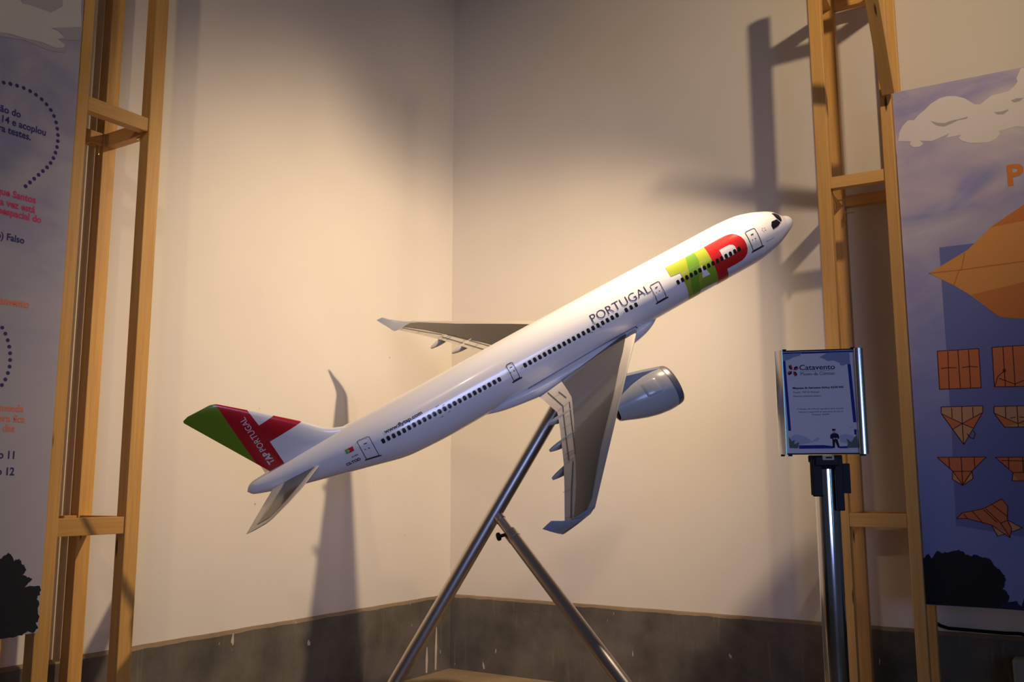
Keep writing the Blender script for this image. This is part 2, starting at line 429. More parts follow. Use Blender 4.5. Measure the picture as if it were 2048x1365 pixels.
class Print:
    """flat print on a panel's face"""
    def __init__(s, root, p, n):
        s.root, s.p, s.n = root, Vector(p), Vector(n).normalized(); s.k = 0; s.inv = (Matrix.Translation(root.location) @ Matrix.Rotation(root.rotation_euler.z, 4, 'Z')).inverted()
        s.u = Vector((0, 0, 1)).cross(s.n).normalized()      # reading direction
    def pt(s, px, py): return on_plane(px, py, s.p, s.n)
    def lay(s, P, lift): return [s.inv @ (q + s.n * lift) for q in P]
    def poly(s, name, pxs, m, lift=.0006, parent=None):
        bm = bmesh.new(); f = bm.faces.new([bm.verts.new(q) for q in s.lay([s.pt(*a) for a in pxs], lift)])
        bm.normal_update(); bmesh.ops.triangulate(bm, faces=bm.faces); bmesh.ops.recalc_face_normals(bm, faces=bm.faces)
        o = from_bm(name, bm, m, parent or s.root)
        if parent is not None: o.matrix_parent_inverse = Matrix.Identity(4)
        return o
    def polys(s, name, lists, m, lift=.0006, parent=None):
        for i, L in enumerate(lists): o = s.poly(name, L, m, lift + .00004 * i, parent)
        return o
    def lines(s, name, segs, w, m, lift=.0012, parent=None):
        V, F = [], []
        for L in segs:
            P = [s.pt(*a) for a in L]
            for a, b in zip(P, P[1:]):
                d = (b - a).normalized(); q = s.n.cross(d) * w / 2; k = len(V)
                V += s.lay([a - q - d * w * .3, b - q + d * w * .3, b + q + d * w * .3, a + q - d * w * .3], lift); F.append((k, k + 1, k + 2, k + 3))
        return mesh(name, V, F, m, parent or s.root)
    def dots(s, name, pxs, size, m, lift=.0008):
        V, F = [], []
        for a in pxs:
            q = s.pt(*a); k = len(V)
            V += s.lay([q + s.u * size * math.cos(t) + Vector((0, 0, 1)) * size * math.sin(t) for t in [i * math.pi / 4 for i in range(8)]], lift)
            F.append(tuple(range(k, k + 8)))
        return mesh(name, V, F, m, s.root)
    def text(s, name, body, right, cap, m, bold=.0, left=None, lift=.0008, wide=.9):
        """one line of lettering whose baseline ends at pixel `right` (or starts at `left`); cap = capital height in metres"""
        bm, w = text_bm(body, bold)
        o = s.pt(*right) - s.u * w * cap * wide if left is None else s.pt(*left)
        for v in bm.verts: v.co = s.inv @ (o + s.u * v.co.x * cap * wide + Vector((0, 0, 1)) * v.co.y * cap + s.n * lift)
        return from_bm(name, bm, m, s.root)

def panel_board(root, w0, w1, z0, z1, thick, mat_, axis, face):
    """board; axis 'y' (left panel, face = x of printed side) or 'x' (right panel)"""
    bm = box_bm(thick, w1 - w0, z1 - z0, .001) if axis == 'y' else box_bm(w1 - w0, thick, z1 - z0, .001)
    return bm

# left panel, printed side faces +x
LPX = .412
LP = empty('exhibit_panel', (LPX - .006, -3.2, .56)); tag(LP, 'printed sky panel with a dotted line and rows of quiz text', 'panel')
bm = box_bm(.012, 1.10, 2.74, .001); bd = from_bm('board', bm, SKYL, LP); bd.location = (0, .0, 0)
pl = Print(LP, (LPX, 0, 0), (1, 0, 0))
P0 = lambda L, ox, oy, k: [(ox + u * k, oy + v * k) for u, v in L]
k1 = .337
pl.poly('cloud', P0([(-60, -60), (485, -60), (480, 65), (482, 160), (380, 165), (305, 168), (345, 185), (385, 225), (340, 232), (385, 265), (375, 285), (330, 285), (250, 250), (140, 225), (60, 200), (-60, 185)], 0, 0, k1), CLOUDL)
pl.polys('cloud_shade', [P0(L, 0, 0, k1) for L in ([(100, -30), (370, -30), (372, 40), (300, 75), (190, 35), (130, 20)], [(300, 165), (480, 162), (470, 240), (345, 236), (385, 222), (350, 185)], [(0, 192), (140, 228), (250, 253), (330, 288), (378, 288), (386, 268), (400, 275), (380, 312), (300, 305), (150, 240), (0, 215)])], CLOUDS, .0009)
pl.dots('dotted_line', [(u * .2564, 150 + v * .2564) for u, v in [(28, 60), (80, 70), (132, 84), (184, 102), (234, 126), (280, 155), (324, 190), (362, 230), (396, 274), (420, 321), (437, 371), (446, 420), (451, 469), (450, 517), (444, 563), (432, 607), (416, 649), (394, 687), (366, 721), (334, 751), (300, 780), (266, 810), (233, 839), (199, 869)]], .0064, PNAVY)
pl.dots('dotted_line', [(u * .3663, 400 + v * .3663) for u, v in [(12, 698), (29, 731), (42, 767), (50, 802), (55, 838), (55, 875), (52, 911), (43, 946), (29, 981), (10, 1012)]], .006, PNAVY)
for body, r, cap, m_, b_ in [
    ('balão do', (41, 236), .0215, PNAVY, .022), ('14 e acoplou', (91, 272), .0215, PNAVY, .022), ('para testes.', (61, 281), .0215, PNAVY, .022),
    ('que Santos', (71, 407), .0215, PPINK, .03), ('uma vez está', (70, 427), .0215, PPINK, .03), ('aeroespacial do', (82, 447), .0215, PPINK, .03),
    ('b) Falso', (48, 488), .021, PNAVY, .022), ('lançamento', (58, 617), .023, PCORAL, .03),
    ('nomeada', (47, 825), .0215, PCORAL, .02), ('atmosfera fica', (50, 846), .0215, PCORAL, .02), ('das', (29, 864), .0215, PCORAL, .02),
    ('voo 11', (28, 918), .0225, PNAVY, .022), ('voo 12', (28, 951), .0225, PNAVY, .022)]:
    pl.text('lettering', body, r, cap, m_, b_)
rb = random.Random(2)
def jag(pts, amp, n=4):
    out = []
    for a, b in zip(pts, pts[1:]):
        for i in range(n):
            t = i / n; out.append((a[0] + (b[0] - a[0]) * t + (rb.random() - .5) * amp, a[1] + (b[1] - a[1]) * t + (rb.random() - .5) * amp))
    return out + [pts[-1]]
pl.poly('bush', jag([(-30, 1120), (2, 1118), (15, 1106), (24, 1112), (28, 1122), (38, 1117), (43, 1128), (47, 1130), (52, 1140), (45, 1150), (58, 1156), (64, 1160), (50, 1174), (70, 1172), (81, 1174), (80, 1190), (72, 1198), (79, 1206), (74, 1222), (80, 1236), (72, 1246), (76, 1258), (66, 1268), (55, 1262), (44, 1272), (20, 1276)], 3) + [(-30, 1284)], BUSH, .0007)

# right panel, printed side faces -y'
RPY = RFY + .03
px0 = xF + .047; pz1 = r_at(1790, 185, RPY)[1]; pz0 = r_at(1846, 1210, RPY)[1]
RP = empty('exhibit_panel', RW(px0 + .51, RPY + .006, pz0), RTH); tag(RP, 'printed lilac sky panel with orange paper plane folding steps', 'panel')
bd = from_bm('board', box_bm(1.02, .012, pz1 - pz0, .001), SKYR, RP)
pr = Print(RP, RW(0, RPY, 0), -ey)
k2 = 268 / 1219
Z = lambda L: [(1780 + u * k2, 120 + v * k2) for u, v in L]
pr.poly('cloud', Z([(75, 740), (85, 660), (115, 600), (165, 550), (220, 548), (260, 500), (310, 460), (370, 400), (450, 350), (520, 330), (600, 330), (680, 350), (730, 380), (770, 405), (820, 405), (870, 365), (920, 325), (1000, 305), (1080, 285), (1130, 240), (1160, 200), (1150, 165), (1190, 78), (1480, 15), (1480, 640), (1380, 660), (1290, 625), (1220, 612), (1150, 605), (1060, 630), (985, 650), (1005, 670), (960, 720), (900, 750), (800, 755), (720, 755), (650, 735), (625, 710), (650, 680), (560, 700), (510, 710), (540, 670), (440, 715), (380, 738), (270, 735), (305, 760), (270, 790), (215, 795), (182, 770), (190, 742), (130, 740)]), CLOUD)
pr.polys('cloud_shade', [Z(L) for L in ([(370, 555), (430, 572), (500, 575), (560, 552), (640, 535), (710, 515), (700, 535), (620, 550), (560, 580), (490, 608), (430, 600), (405, 585)], [(940, 475), (1010, 472), (1080, 448), (1075, 465), (1030, 495), (980, 497)], [(1100, 370), (1150, 350), (1219, 345), (1180, 375), (1130, 387)])], CLOUDS, .0009)
k3 = 208 / 887
Y = lambda L: [(1840 + u * k3, 380 + v * k3) for u, v in L]
pr.polys('blue_block', [Y([(165, 492), (470, 455), (1180, 370), (1180, 1365), (225, 1365)]) , [(1893, 700), (2117, 686), (2117, 1086), (1912, 1052), (1904, 880)]], PBLUE, .0004)
pp = pr.poly('paper_plane', Y([(78, 712), (385, 525), (410, 510), (600, 320), (1180, -75), (1180, 1125), (680, 1085), (590, 1020), (440, 905), (290, 815)]), PORANGE, .0007)
pr.polys('wing_fold', [Y([(600, 320), (1180, -75), (1180, 205)]), Y([(440, 895), (1180, 715), (1180, 1125), (680, 1085), (590, 1020)])], PORANGE2, .001)
pr.lines('crease', [Y([(78, 712), (350, 683), (620, 645), (1180, 572)]), Y([(380, 540), (355, 680)]), Y([(335, 680), (290, 810)])], .004, PFOLD, .0012)
k4 = 188 / 1166
X = lambda L: [(1860 + u * k4, 680 + v * k4) for u, v in L]
k5 = 188 / 1222
X5 = lambda L: [(1860 + u * k5, 890 + v * k5) for u, v in L]
def step(fills, lines, dashes=()):
    first = None
    for name, L, m_ in fills:
        o = pr.polys(name, [L], m_, .0008 if first is None else .0010); first = first or o
    pr.lines('step_outline', lines, .0028, PDARK, .0013)
step([('folding_step', X([(92, 142), (605, 110), (635, 595), (120, 615)]), PRUST)], [X([(92, 142), (605, 110), (635, 595), (120, 615), (92, 142)]), X([(345, 128), (378, 605)]), X([(222, 150), (238, 600)]), X([(478, 130), (505, 595)]), X([(140, 358), (230, 345), (330, 350)]), X([(400, 345), (490, 332), (590, 337)])])
step([('folding_step', X([(768, 95), (1300, 60), (1320, 575), (800, 585)]), PRUST)], [X([(1300, 60), (768, 95), (800, 585), (1320, 575)]), X([(905, 90), (935, 580)]), X([(1025, 85), (1057, 570)]), X([(920, 385), (840, 460), (805, 580)]), X([(905, 375), (930, 365), (940, 390), (920, 405), (905, 375)]), X([(860, 480), (1050, 550), (1180, 500)])])
step([('folding_step', X([(140, 835), (655, 820), (655, 900), (420, 1300), (140, 915)]), PTAN), ('fold_face', X([(145, 925), (400, 1040), (285, 1110)]), PRUST), ('fold_face', X([(400, 1040), (650, 905), (540, 1100)]), PRUST)],
     [X([(140, 835), (655, 820), (655, 900), (420, 1300), (140, 915), (140, 835)]), X([(145, 920), (400, 1040), (650, 905)]), X([(400, 1040), (418, 1300)]), X([(395, 830), (400, 1040)]), X([(268, 850), (275, 970)]), X([(530, 840), (535, 960)]), X([(285, 1110), (400, 1040), (540, 1100)]), X([(460, 1165), (500, 1215), (545, 1230), (560, 1170), (540, 1130)])])
step([('folding_step', X([(795, 830), (1300, 815), (1300, 1080), (925, 1085), (795, 910)]), PTAN), ('fold_face', X([(800, 915), (1090, 1040), (930, 1082)]), PRUST), ('fold_face', X([(1090, 1040), (1300, 950), (1300, 1080)]), PRUST)],
     [X([(1300, 815), (795, 830), (795, 910), (925, 1085), (1300, 1080)]), X([(795, 910), (1090, 1040), (1300, 945)]), X([(1078, 825), (1095, 1085)]), X([(935, 830), (940, 965)]), X([(1000, 972), (1060, 962)]), X([(1110, 960), (1200, 965)])])
step([('folding_step', X5([(95, 165), (730, 160), (545, 345), (560, 440), (500, 480), (425, 530), (290, 450), (298, 345)]), PRUST), ('fold_face', X5([(300, 360), (385, 470), (400, 505), (292, 450)]), PTAN), ('fold_face', X5([(540, 370), (558, 440), (460, 500)]), PTAN)],
     [X5([(95, 165), (730, 160), (545, 345), (560, 440), (425, 530), (290, 450), (298, 345), (95, 165)]), X5([(300, 347), (545, 345)]), X5([(405, 165), (425, 520)]), X5([(245, 170), (255, 300)]), X5([(575, 165), (582, 300)]), X5([(300, 350), (425, 525), (540, 350)])])
step([('folding_step', X5([(850, 165), (1330, 160), (1330, 470), (1070, 470), (1080, 365)]), PRUST), ('fold_face', X5([(1085, 390), (1150, 468), (1075, 468)]), PTAN)],
     [X5([(1330, 160), (850, 165), (1080, 365), (1065, 470), (1330, 470)]), X5([(1085, 362), (1330, 360)]), X5([(1020, 170), (1025, 320)]), X5([(1205, 165), (1215, 360)]), X5([(930, 205), (1330, 215)])])
step([('folding_step', X5([(345, 960), (420, 885), (545, 855), (690, 835), (800, 775), (880, 725), (935, 705), (985, 740), (1010, 800), (1005, 980), (1060, 1090), (1040, 1210), (960, 1120), (800, 1045), (680, 1020), (480, 960)]), PRUST),
      ('fold_face', X5([(1020, 985), (1200, 1085), (1070, 1130), (1050, 1060)]), PTAN), ('fold_face', X5([(805, 1055), (990, 1140), (970, 1165), (880, 1190)]), PTAN)],
     [X5([(345, 960), (420, 885), (690, 835), (935, 705), (1010, 800), (1005, 980), (1060, 1090), (1040, 1210), (800, 1045), (480, 960), (345, 960)]), X5([(440, 905), (490, 960)]), X5([(545, 860), (690, 1020)]), X5([(700, 850), (870, 1010)]), X5([(730, 840), (920, 1020), (1040, 1205)]), X5([(810, 780), (1000, 930)]), X5([(920, 1020), (1005, 985)]), X5([(1020, 985), (1200, 1085), (1065, 1135)]), X5([(805, 1055), (880, 1190), (975, 1165)])])
pr.text('lettering', 'P', None, .079, PORANGE2, .035, left=(2016, 371), wide=1.0)
pr.poly('bush', jag([(1846, 1118), (1858, 1108), (1864, 1118), (1874, 1103), (1886, 1106), (1900, 1105), (1915, 1100), (1922, 1103), (1940, 1113), (1952, 1110), (1966, 1116), (1978, 1118), (1990, 1133), (1998, 1140), (2008, 1150), (2012, 1160), (2006, 1178), (2020, 1192), (2016, 1206)], 3) + [(2014, 1219), (1847, 1209)], BUSH, .0007)
pr.poly('bush', jag([(2000, 1206), (2034, 1203), (2040, 1212), (2062, 1222)], 2) + [(2062, 1223.5), (2000, 1218)], BUSHB, .0009)
pr.poly('bush', [(2048, 1198), (2070, 1190), (2070, 1222), (2050, 1222), (2043, 1214)], BUSHB, .0009)

# ------------------------------------------------------------------ airplane model (aircraft metres, x aft of the nose, y starboard, z up)
SC = 1 / 27.77
AR = Matrix(((-.68148020, .72725474, -.08176354), (-.54602312, -.57965849, -.60485931), (-.48728173, -.36755486, .79212369)))
X0 = Vector((27.0, 0, -3.72))                                   # where the stand meets the belly
AO = Vector((1.51072922, -1.49870840, 1.47741998)) + AR @ ((X0 - Vector((30, 0, 0))) * SC)
PL = empty('airplane_model', AO); PL.rotation_euler = AR.to_euler()
tag(PL, 'large white scale model airliner with green and red tail, climbing on a steel stand', 'model airplane')
def A_(x, y, z): return (Vector((x, y, z)) - X0) * SC
def amesh(name, V, F, m_, parent=PL, smooth=True, fix=True):
    o = mesh(name, [A_(*v) for v in V], F, m_, parent)
    if fix: fix_normals(o)
    if smooth: smooth_by_angle(o, 40)
    return o

STX = [0, .35, 1, 2, 3, 4.2, 6, 8.5, 12, 20, 30, 38, 42, 46, 50, 54, 58, 59.5, 60.35, 60.85, 61.2]
ZT = [-.6, -.03, .339, 1.284, 1.783, 2.232, 2.645, 2.791, 2.80, 2.835, 2.847, 2.787, 2.72, 2.731, 2.77, 2.655, 2.45, 2.40, 2.33, 2.12, 1.70]
ZB = [-.554, -1.108, -1.502, -1.908, -2.246, -2.481, -2.689, -2.70, -2.70, -2.79, -2.867, -2.95, -3.016, -2.85, -1.945, -.886, .201, .72, 1.02, 1.25, 1.66]
ZT[0] = ZB[0] = -.577
def ftop(x): return pchip(x, STX, ZT)
def fbot(x): return pchip(x, STX, ZB)
def fsurf(x, deg, off=0.0):
    a, b = ftop(x), fbot(x); r = (a - b) / 2 + off; t = math.radians(deg)
    return (x, r * math.cos(t), (a + b) / 2 + r * math.sin(t))
NS = 96
xs = [2 * (i / 14) ** 2 for i in range(14)] + [2 + i * .35 for i in range(29)] + [12.2 + i * .9 for i in range(55)]
xs = [x for x in xs if x < 60.3] + [60.35, 60.55, 60.72, 60.85, 60.97, 61.07, 61.15, 61.2]
V, F = [], []
for i, x in enumerate(xs):
    for k in range(NS): V.append(fsurf(max(x, .004), 360 * k / NS))
for i in range(len(xs) - 1):
    for k in range(NS):
        k2 = (k + 1) % NS; F.append((i * NS + k, i * NS + k2, (i + 1) * NS + k2, (i + 1) * NS + k))
F.append(tuple(range(NS))); F.append(tuple((len(xs) - 1) * NS + k for k in range(NS)))
FUS = amesh('fuselage', V, F, WHITE)
lathe_tip = FUS

R0 = 2.83
def wrap(bm, fn, maxe):
    """refine a flat bmesh (u along x, v metres of arc) and lay it on a surface"""
    for _ in range(6):
        es = [e for e in bm.edges if e.calc_length() > maxe]
        if not es: break
        bmesh.ops.subdivide_edges(bm, edges=es, cuts=1); bmesh.ops.triangulate(bm, faces=[f for f in bm.faces if len(f.verts) > 3])
    for v in bm.verts: v.co = A_(*fn(v.co.x, v.co.y))
    bmesh.ops.recalc_face_normals(bm, faces=bm.faces)
    return bm
def outward(o):
    """turn the faces of an open skin to look away from the fuselage axis"""
    me = o.data; c = A_(30, 0, 0); s_ = 0
    for p in me.polygons: s_ += p.normal.dot(Vector((0, p.center.y - c.y, p.center.z - A_(0, 0, .3).z)).normalized()) * p.area
    if s_ < 0: me.flip_normals()
    return o
def fdecal(name, pts, m_, off, parent=FUS, mirror=False, maxe=.35):
    """polygon given as (x, degrees) laid on the fuselage"""
    bm = bmesh.new(); vs = [bm.verts.new((x, math.radians(d) * R0, 0)) for x, d in pts]; bm.faces.new(vs)
    bm.normal_update(); bmesh.ops.triangulate(bm, faces=bm.faces)
    fn = (lambda u, v: fsurf(u, 180 - math.degrees(v / R0), off)) if mirror else (lambda u, v: fsurf(u, math.degrees(v / R0), off))
    return outward(from_bm(name, wrap(bm, fn, maxe), m_, parent, True))
def ftext(name, body, x0, x1, d0, d1, cap_deg, m_, bold, parent=FUS, off=.03):
    """text running forward (decreasing x) from (x0,d0) to (x1,d1)"""
    bm, w = text_bm(body, bold); k = (x0 - x1) / w; capm = math.radians(cap_deg) * R0
    for v in bm.verts:
        t = v.co.x / w; v.co = Vector((x0 + (x1 - x0) * t, math.radians(d0 + (d1 - d0) * t) * R0 + v.co.y * capm, 0))
    return outward(from_bm(name, wrap(bm, lambda u, v: fsurf(u, math.degrees(v / R0), off), .35), m_, parent, True))
def fpath(name, paths, w, m_, off=.03, parent=FUS):
    """thin lines on the fuselage; paths of (x, degrees)"""
    bm = bmesh.new()
    for L in paths:
        P = [Vector((x, math.radians(d) * R0, 0)) for x, d in L]
        for a, b in zip(P, P[1:]):
            d = (b - a).normalized(); q = Vector((-d.y, d.x, 0)) * w / 2
            bm.faces.new([bm.verts.new(p) for p in (a - q - d * w / 2, b - q + d * w / 2, b + q + d * w / 2, a + q - d * w / 2)])
    bm.normal_update(); bmesh.ops.triangulate(bm, faces=bm.faces)
    return outward(from_bm(name, wrap(bm, lambda u, v: fsurf(u, math.degrees(v / R0), off), .5), m_, parent, True))

# cabin windows, each a piece of its own
def rrect(w, h, r, n=3):
    out = []
    for cx, cy, a0 in ((w/2-r, h/2-r, 0), (-w/2+r, h/2-r, 90), (-w/2+r, -h/2+r, 180), (w/2-r, -h/2+r, 270)):
        for i in range(n + 1):
            t = math.radians(a0 + 90 * i / n); out.append((cx + r * math.cos(t), cy + r * math.sin(t)))
    return out
bm = bmesh.new(); vs = [bm.verts.new((u, v, 0)) for u, v in rrect(.33, .47, .12)]; bm.faces.new(vs)
r_ = bmesh.ops.inset_region(bm, faces=bm.faces[:], thickness=.03); bmesh.ops.recalc_face_normals(bm, faces=bm.faces)
for v in bm.verts:
    a = v.co.y / R0; v.co = Vector((v.co.x, R0 * (math.cos(a) - 1), R0 * math.sin(a))) * SC
WME = bpy.data.meshes.new('cabin_window'); bm.to_mesh(WME); bm.free(); WME.materials.append(GLASS)
wx = [15.37 + (8.08 - 15.37) * i / 14 for i in range(15)] + [21.41, 20.85, 20.29] + [22.48 + (32.84 - 22.48) * i / 19 for i in range(20)] + [35.68 + (48.0 - 35.68) * i / 23 for i in range(24)]
WX, WD = [8, 15.4, 21, 25.3, 30.7, 35.7, 38.4, 40.6, 42.7, 44.8, 47.5, 48.1], [8.5, 9.1, 10.8, 11.3, 12.1, 12.4, 13.3, 15.0, 15.8, 15.3, 12.9, 11.2]
for x in wx:
    d = lin(x, WX, WD); o = link('cabin_window', WME, None, FUS); p = fsurf(x, d, .05)
    o.location = A_(*p); o.rotation_euler = (math.radians(d), 0, 0)
# light surrounds printed round the windows inside the logo
# doors: thin outline, sill and little markings
def door(x0, x1, dt, db, sill=True):
    c = .10
    o = fpath('cabin_door', [[(x0, db), (x0, dt - 2), (x0 - .12, dt), (x1 + .12, dt), (x1, dt - 2), (x1, db), (x0, db)]], .065, LINE)
    xm = (x0 + x1) / 2; w = abs(x0 - x1); dd = dt - db
    fdecal('door_window', [(xm + .15, dt - dd * .22), (xm - .15, dt - dd * .22), (xm - .15, dt - dd * .27), (xm + .15, dt - dd * .27)], LINE, .03, o)
    fdecal('door_handle', [(xm - .07, dt - dd * .46), (xm - .2, dt - dd * .50), (xm - .13, dt - dd * .54), (xm - .02, dt - dd * .5)], LINE, .03, o)
    fdecal('door_handle', [(xm + .32, dt - dd * .48), (xm + .2, dt - dd * .48), (xm + .2, dt - dd * .52), (xm + .32, dt - dd * .52)], LINE, .03, o)
    if sill: fpath('door_sill', [[(x0 + .12, db - 2.2), (x1 - .12, db - 2.2)]], .16, LINE, .03, o)
door(6.66, 5.5, 34.6, -9.6); door(18.13, 17.08, 30.4, -6.5); door(34.48, 33.8, 29.8, -3.9); door(50.16, 48.97, 31.5, -17.5)
# cockpit glazing
fdecal('cockpit_window', [(3.24, 34.5), (2.47, 37.1), (2.26, 22.1), (2.78, 15.3), (3.56, 13.0), (3.57, 24.1)], GLASS, .03, maxe=.2)
fdecal('cockpit_window', [(2.05, 68), (2.42, 66), (2.42, 41), (2.16, 24), (1.92, 29), (1.75, 45), (1.72, 60)], GLASS, .03, maxe=.2)
fdecal('cockpit_window', [(3.24, 34.5), (2.47, 37.1), (2.26, 22.1), (2.78, 15.3), (3.56, 13.0), (3.57, 24.1)], GLASS, .03, mirror=True, maxe=.2)
fdecal('cockpit_window', [(2.05, 68), (2.42, 66), (2.42, 41), (2.16, 24), (1.92, 29), (1.75, 45), (1.72, 60)], GLASS, .03, mirror=True, maxe=.2)
fpath('nose_marking', [[(4.72, 26.9), (4.66, 26.2)], [(4.48, 25.3), (4.42, 24.8)], [(4.83, 23.0), (4.8, 22)], [(4.53, 20), (4.4, 19.6)], [(4.73, 18.9), (4.7, 18.2)], [(4.86, -5.9), (4.7, -6.2)]], .05, LINE)
fpath('nose_marking', [[(4.6, -6.2), (3.85, -7.3)]], .07, mat('marking_grey', (.35, .33, .35), .5))
# big logo
P_out = [(11.15, 47.9), (10.2, 48.3), (9.33, 48.5), (8.8, 48.3), (8.3, 47), (7.9, 44.5), (7.55, 39), (7.27, 30), (7.13, 20.5), (7.12, 10.2), (7.2, 0), (7.38, -8.4), (7.65, -14), (8.09, -18.0), (8.8, -19.0), (9.93, -19), (9.8, -40), (9.75, -60), (10.35, -63), (11.0, -64), (11.1, -40), (11.14, -13.5), (11.16, -.2), (11.19, 16.2)]
fdecal('logo_letter', [(15.77, 48.6), (13.44, 48.0), (12.35, 47.8), (11.15, 47.9), (11.19, 16.2), (11.16, -.2), (11.14, -13.5), (11.05, -42), (11.38, -40), (12.24, -38.2), (13.17, -36.4), (13.24, -49.8), (13.42, -56), (14.02, -55), (14.61, -52), (14.67, -16.6), (14.73, 5.8), (14.73, 17.5), (14.75, 24.1), (15.77, 26.3)], YGREEN, .02)
fdecal('logo_letter', [(13.35, 47.9), (12.35, 47.7), (12.38, 30), (12.55, 20), (12.9, 6), (13.26, -10), (13.17, -36.4), (13.24, -49.8), (13.42, -56), (14.02, -55), (14.2, -14.1), (13.91, 9.2), (13.79, 22.4)], GREEN, .03)
fdecal('logo_letter', [(12.4, 15), (11.19, 16.2), (11.16, -.2), (11.14, -13.5), (11.05, -42), (11.38, -40), (12.24, -38.2), (13.17, -36.4), (12.9, -8)], mat('livery_mid_green', (.27, .41, .03), .25, coat=.5), .028)
fdecal('logo_letter', [(12.46, 16.9), (12.24, 12), (11.88, -10.2), (12.81, -8.9)], WHITE, .036)
fdecal('logo_letter', P_out, RED, .02)
fdecal('logo_letter', [(10.0, 26.4), (9.3, 26.4), (8.8, 26), (8.5, 23), (8.36, 18.4), (8.34, 12), (8.4, 7), (8.56, 3.9), (9.2, 3.8), (10.02, 4.3)], WHITE, .036)
ftext('airline_lettering', 'PORTUGAL', 24.95, 18.25, 19.9, 18.6, 17.2, INK, -.012)
ftext('web_address', 'www.flytap.com', 47.55, 43.6, 24.0, 26.8, 6.9, INK, .035)
fdecal('flag', [(51.53, 23.5), (51.22, 24.1), (51.25, 12.6), (51.55, 12.2)], FLAGG, .03)
fdecal('flag', [(51.22, 24.1), (50.69, 24.9), (50.76, 13.6), (51.25, 12.6)], RED, .03)
fdecal('flag', [(51.22 + .1 * math.cos(t), 18.3 + 3.2 * math.sin(t)) for t in [i * .785 for i in range(8)]], mat('flag_yellow', (.6, .4, .1), .4), .036)
ftext('registration_lettering', 'CS-TOD', 52.06, 50.62, -19.8, -14.2, 7.8, INK, .045)
ftext('registration_lettering', 'A330', 51.28, 50.65, -1.0, .2, 3.6, INK, .02)
fpath('hatch_marking', [[(25.0, 19.0), (24.75, 18.4)], [(24.9, 17), (24.8, 16)], [(25.6, 5.5), (25.4, 5)], [(24.6, 6), (24.4, 5.2)], [(42.2, 26), (41.9, 26.4)], [(41.6, 22), (41.4, 22.4)], [(42.2, 4), (42.0, 4.4)], [(41.4, 6), (41.2, 6.4)]], .05, LINE)

# belly fairing: rounded box that swells from the underside
FX = [18.2, 19.2, 20.5, 22, 25, 29, 32.5, 34.5, 36.5, 38.2]
FW = [1.2, 1.9, 2.4, 2.65, 2.75, 2.75, 2.7, 2.5, 2.0, 1.2]
FB = [-2.55, -3.05, -3.45, -3.68, -3.75, -3.75, -3.72, -3.5, -3.25, -2.9]
def fair(x, deg, off=0):
    w, b = pchip(x, FX, FW) + off, pchip(x, FX, FB) - off; t = math.radians(deg); zc = -2.35
    c, s_ = math.cos(t), math.sin(t); e = .78
    z = abs(s_) ** e * (1 if s_ > 0 else -1)
    return (x, w * abs(c) ** e * (1 if c > 0 else -1), zc + z * ((zc - b) if s_ < 0 else .4))
V, F = [], []; NX, NF = 60, 64
for i in range(NX + 1):
    x = 18.2 + 20 * i / NX
    for k in range(NF): V.append(fair(x, 360 * k / NF))
for i in range(NX):
    for k in range(NF):
        k2 = (k + 1) % NF; F.append((i * NF + k, i * NF + k2, (i + 1) * NF + k2, (i + 1) * NF + k))
F.append(tuple(range(NF))); F.append(tuple(NX * NF + k for k in range(NF)))
FAIR = amesh('belly_fairing', V, F, WHITE)
fpath('fairing_joint', [[(33.42, -62), (33.4, -50), (33.35, -42.6), (30.1, -40.5), (27.7, -38), (25.4, -36), (23, -35.5), (21, -36.5), (20.7, -50), (20.55, -62)]], .08, LINE, .05)

# wings
YL = [0, 2.8, 30.6]
def xle(y): return lin(abs(y), [2.8, 30.6], [21.36, 37.71])
TEY, TEX = [0, 3.5, 10.1, 14.3, 21.2, 25.2, 30.2], [32.8, 32.9, 33.3, 34.5, 36.65, 38.06, 39.9]
def xte(y): return lin(abs(y), TEY, TEX)
def zplane(x, y):
    a = (abs(y) - 2.8) / 27.8
    return -2.08 + 2.14 * a - .081 * max(0, 1 - a) * (x - xle(y))
def tc(y): return lin(abs(y), [0, 3, 10, 30.6], [.115, .115, .10, .085])
def prof(u):  # half thickness distribution of a rounded aerofoil, unit = 1 at max
    return 2.97 * math.sqrt(max(u, 0)) * .5 / .5 * .5 * 2 * .5 - 0 if False else (.2969*math.sqrt(max(u,0)) - .126*u - .3516*u*u + .2843*u**3 - .1015*u**4) / .1
def zup(x, y):
    c = xte(y) - xle(y); u = min(max((x - xle(y)) / c, 0), 1)
    return zplane(x, y) + c * tc(y) * .30 * (prof(u) - .6 * math.sqrt(max(0, 1 - u)) * min(1, u * 12) * .5) - .02
def zlo(x, y):
    c = xte(y) - xle(y); u = min(max((x - xle(y)) / c, 0), 1)
    return zplane(x, y) - c * tc(y) * .62 * prof(u) - .02 - .02 * u
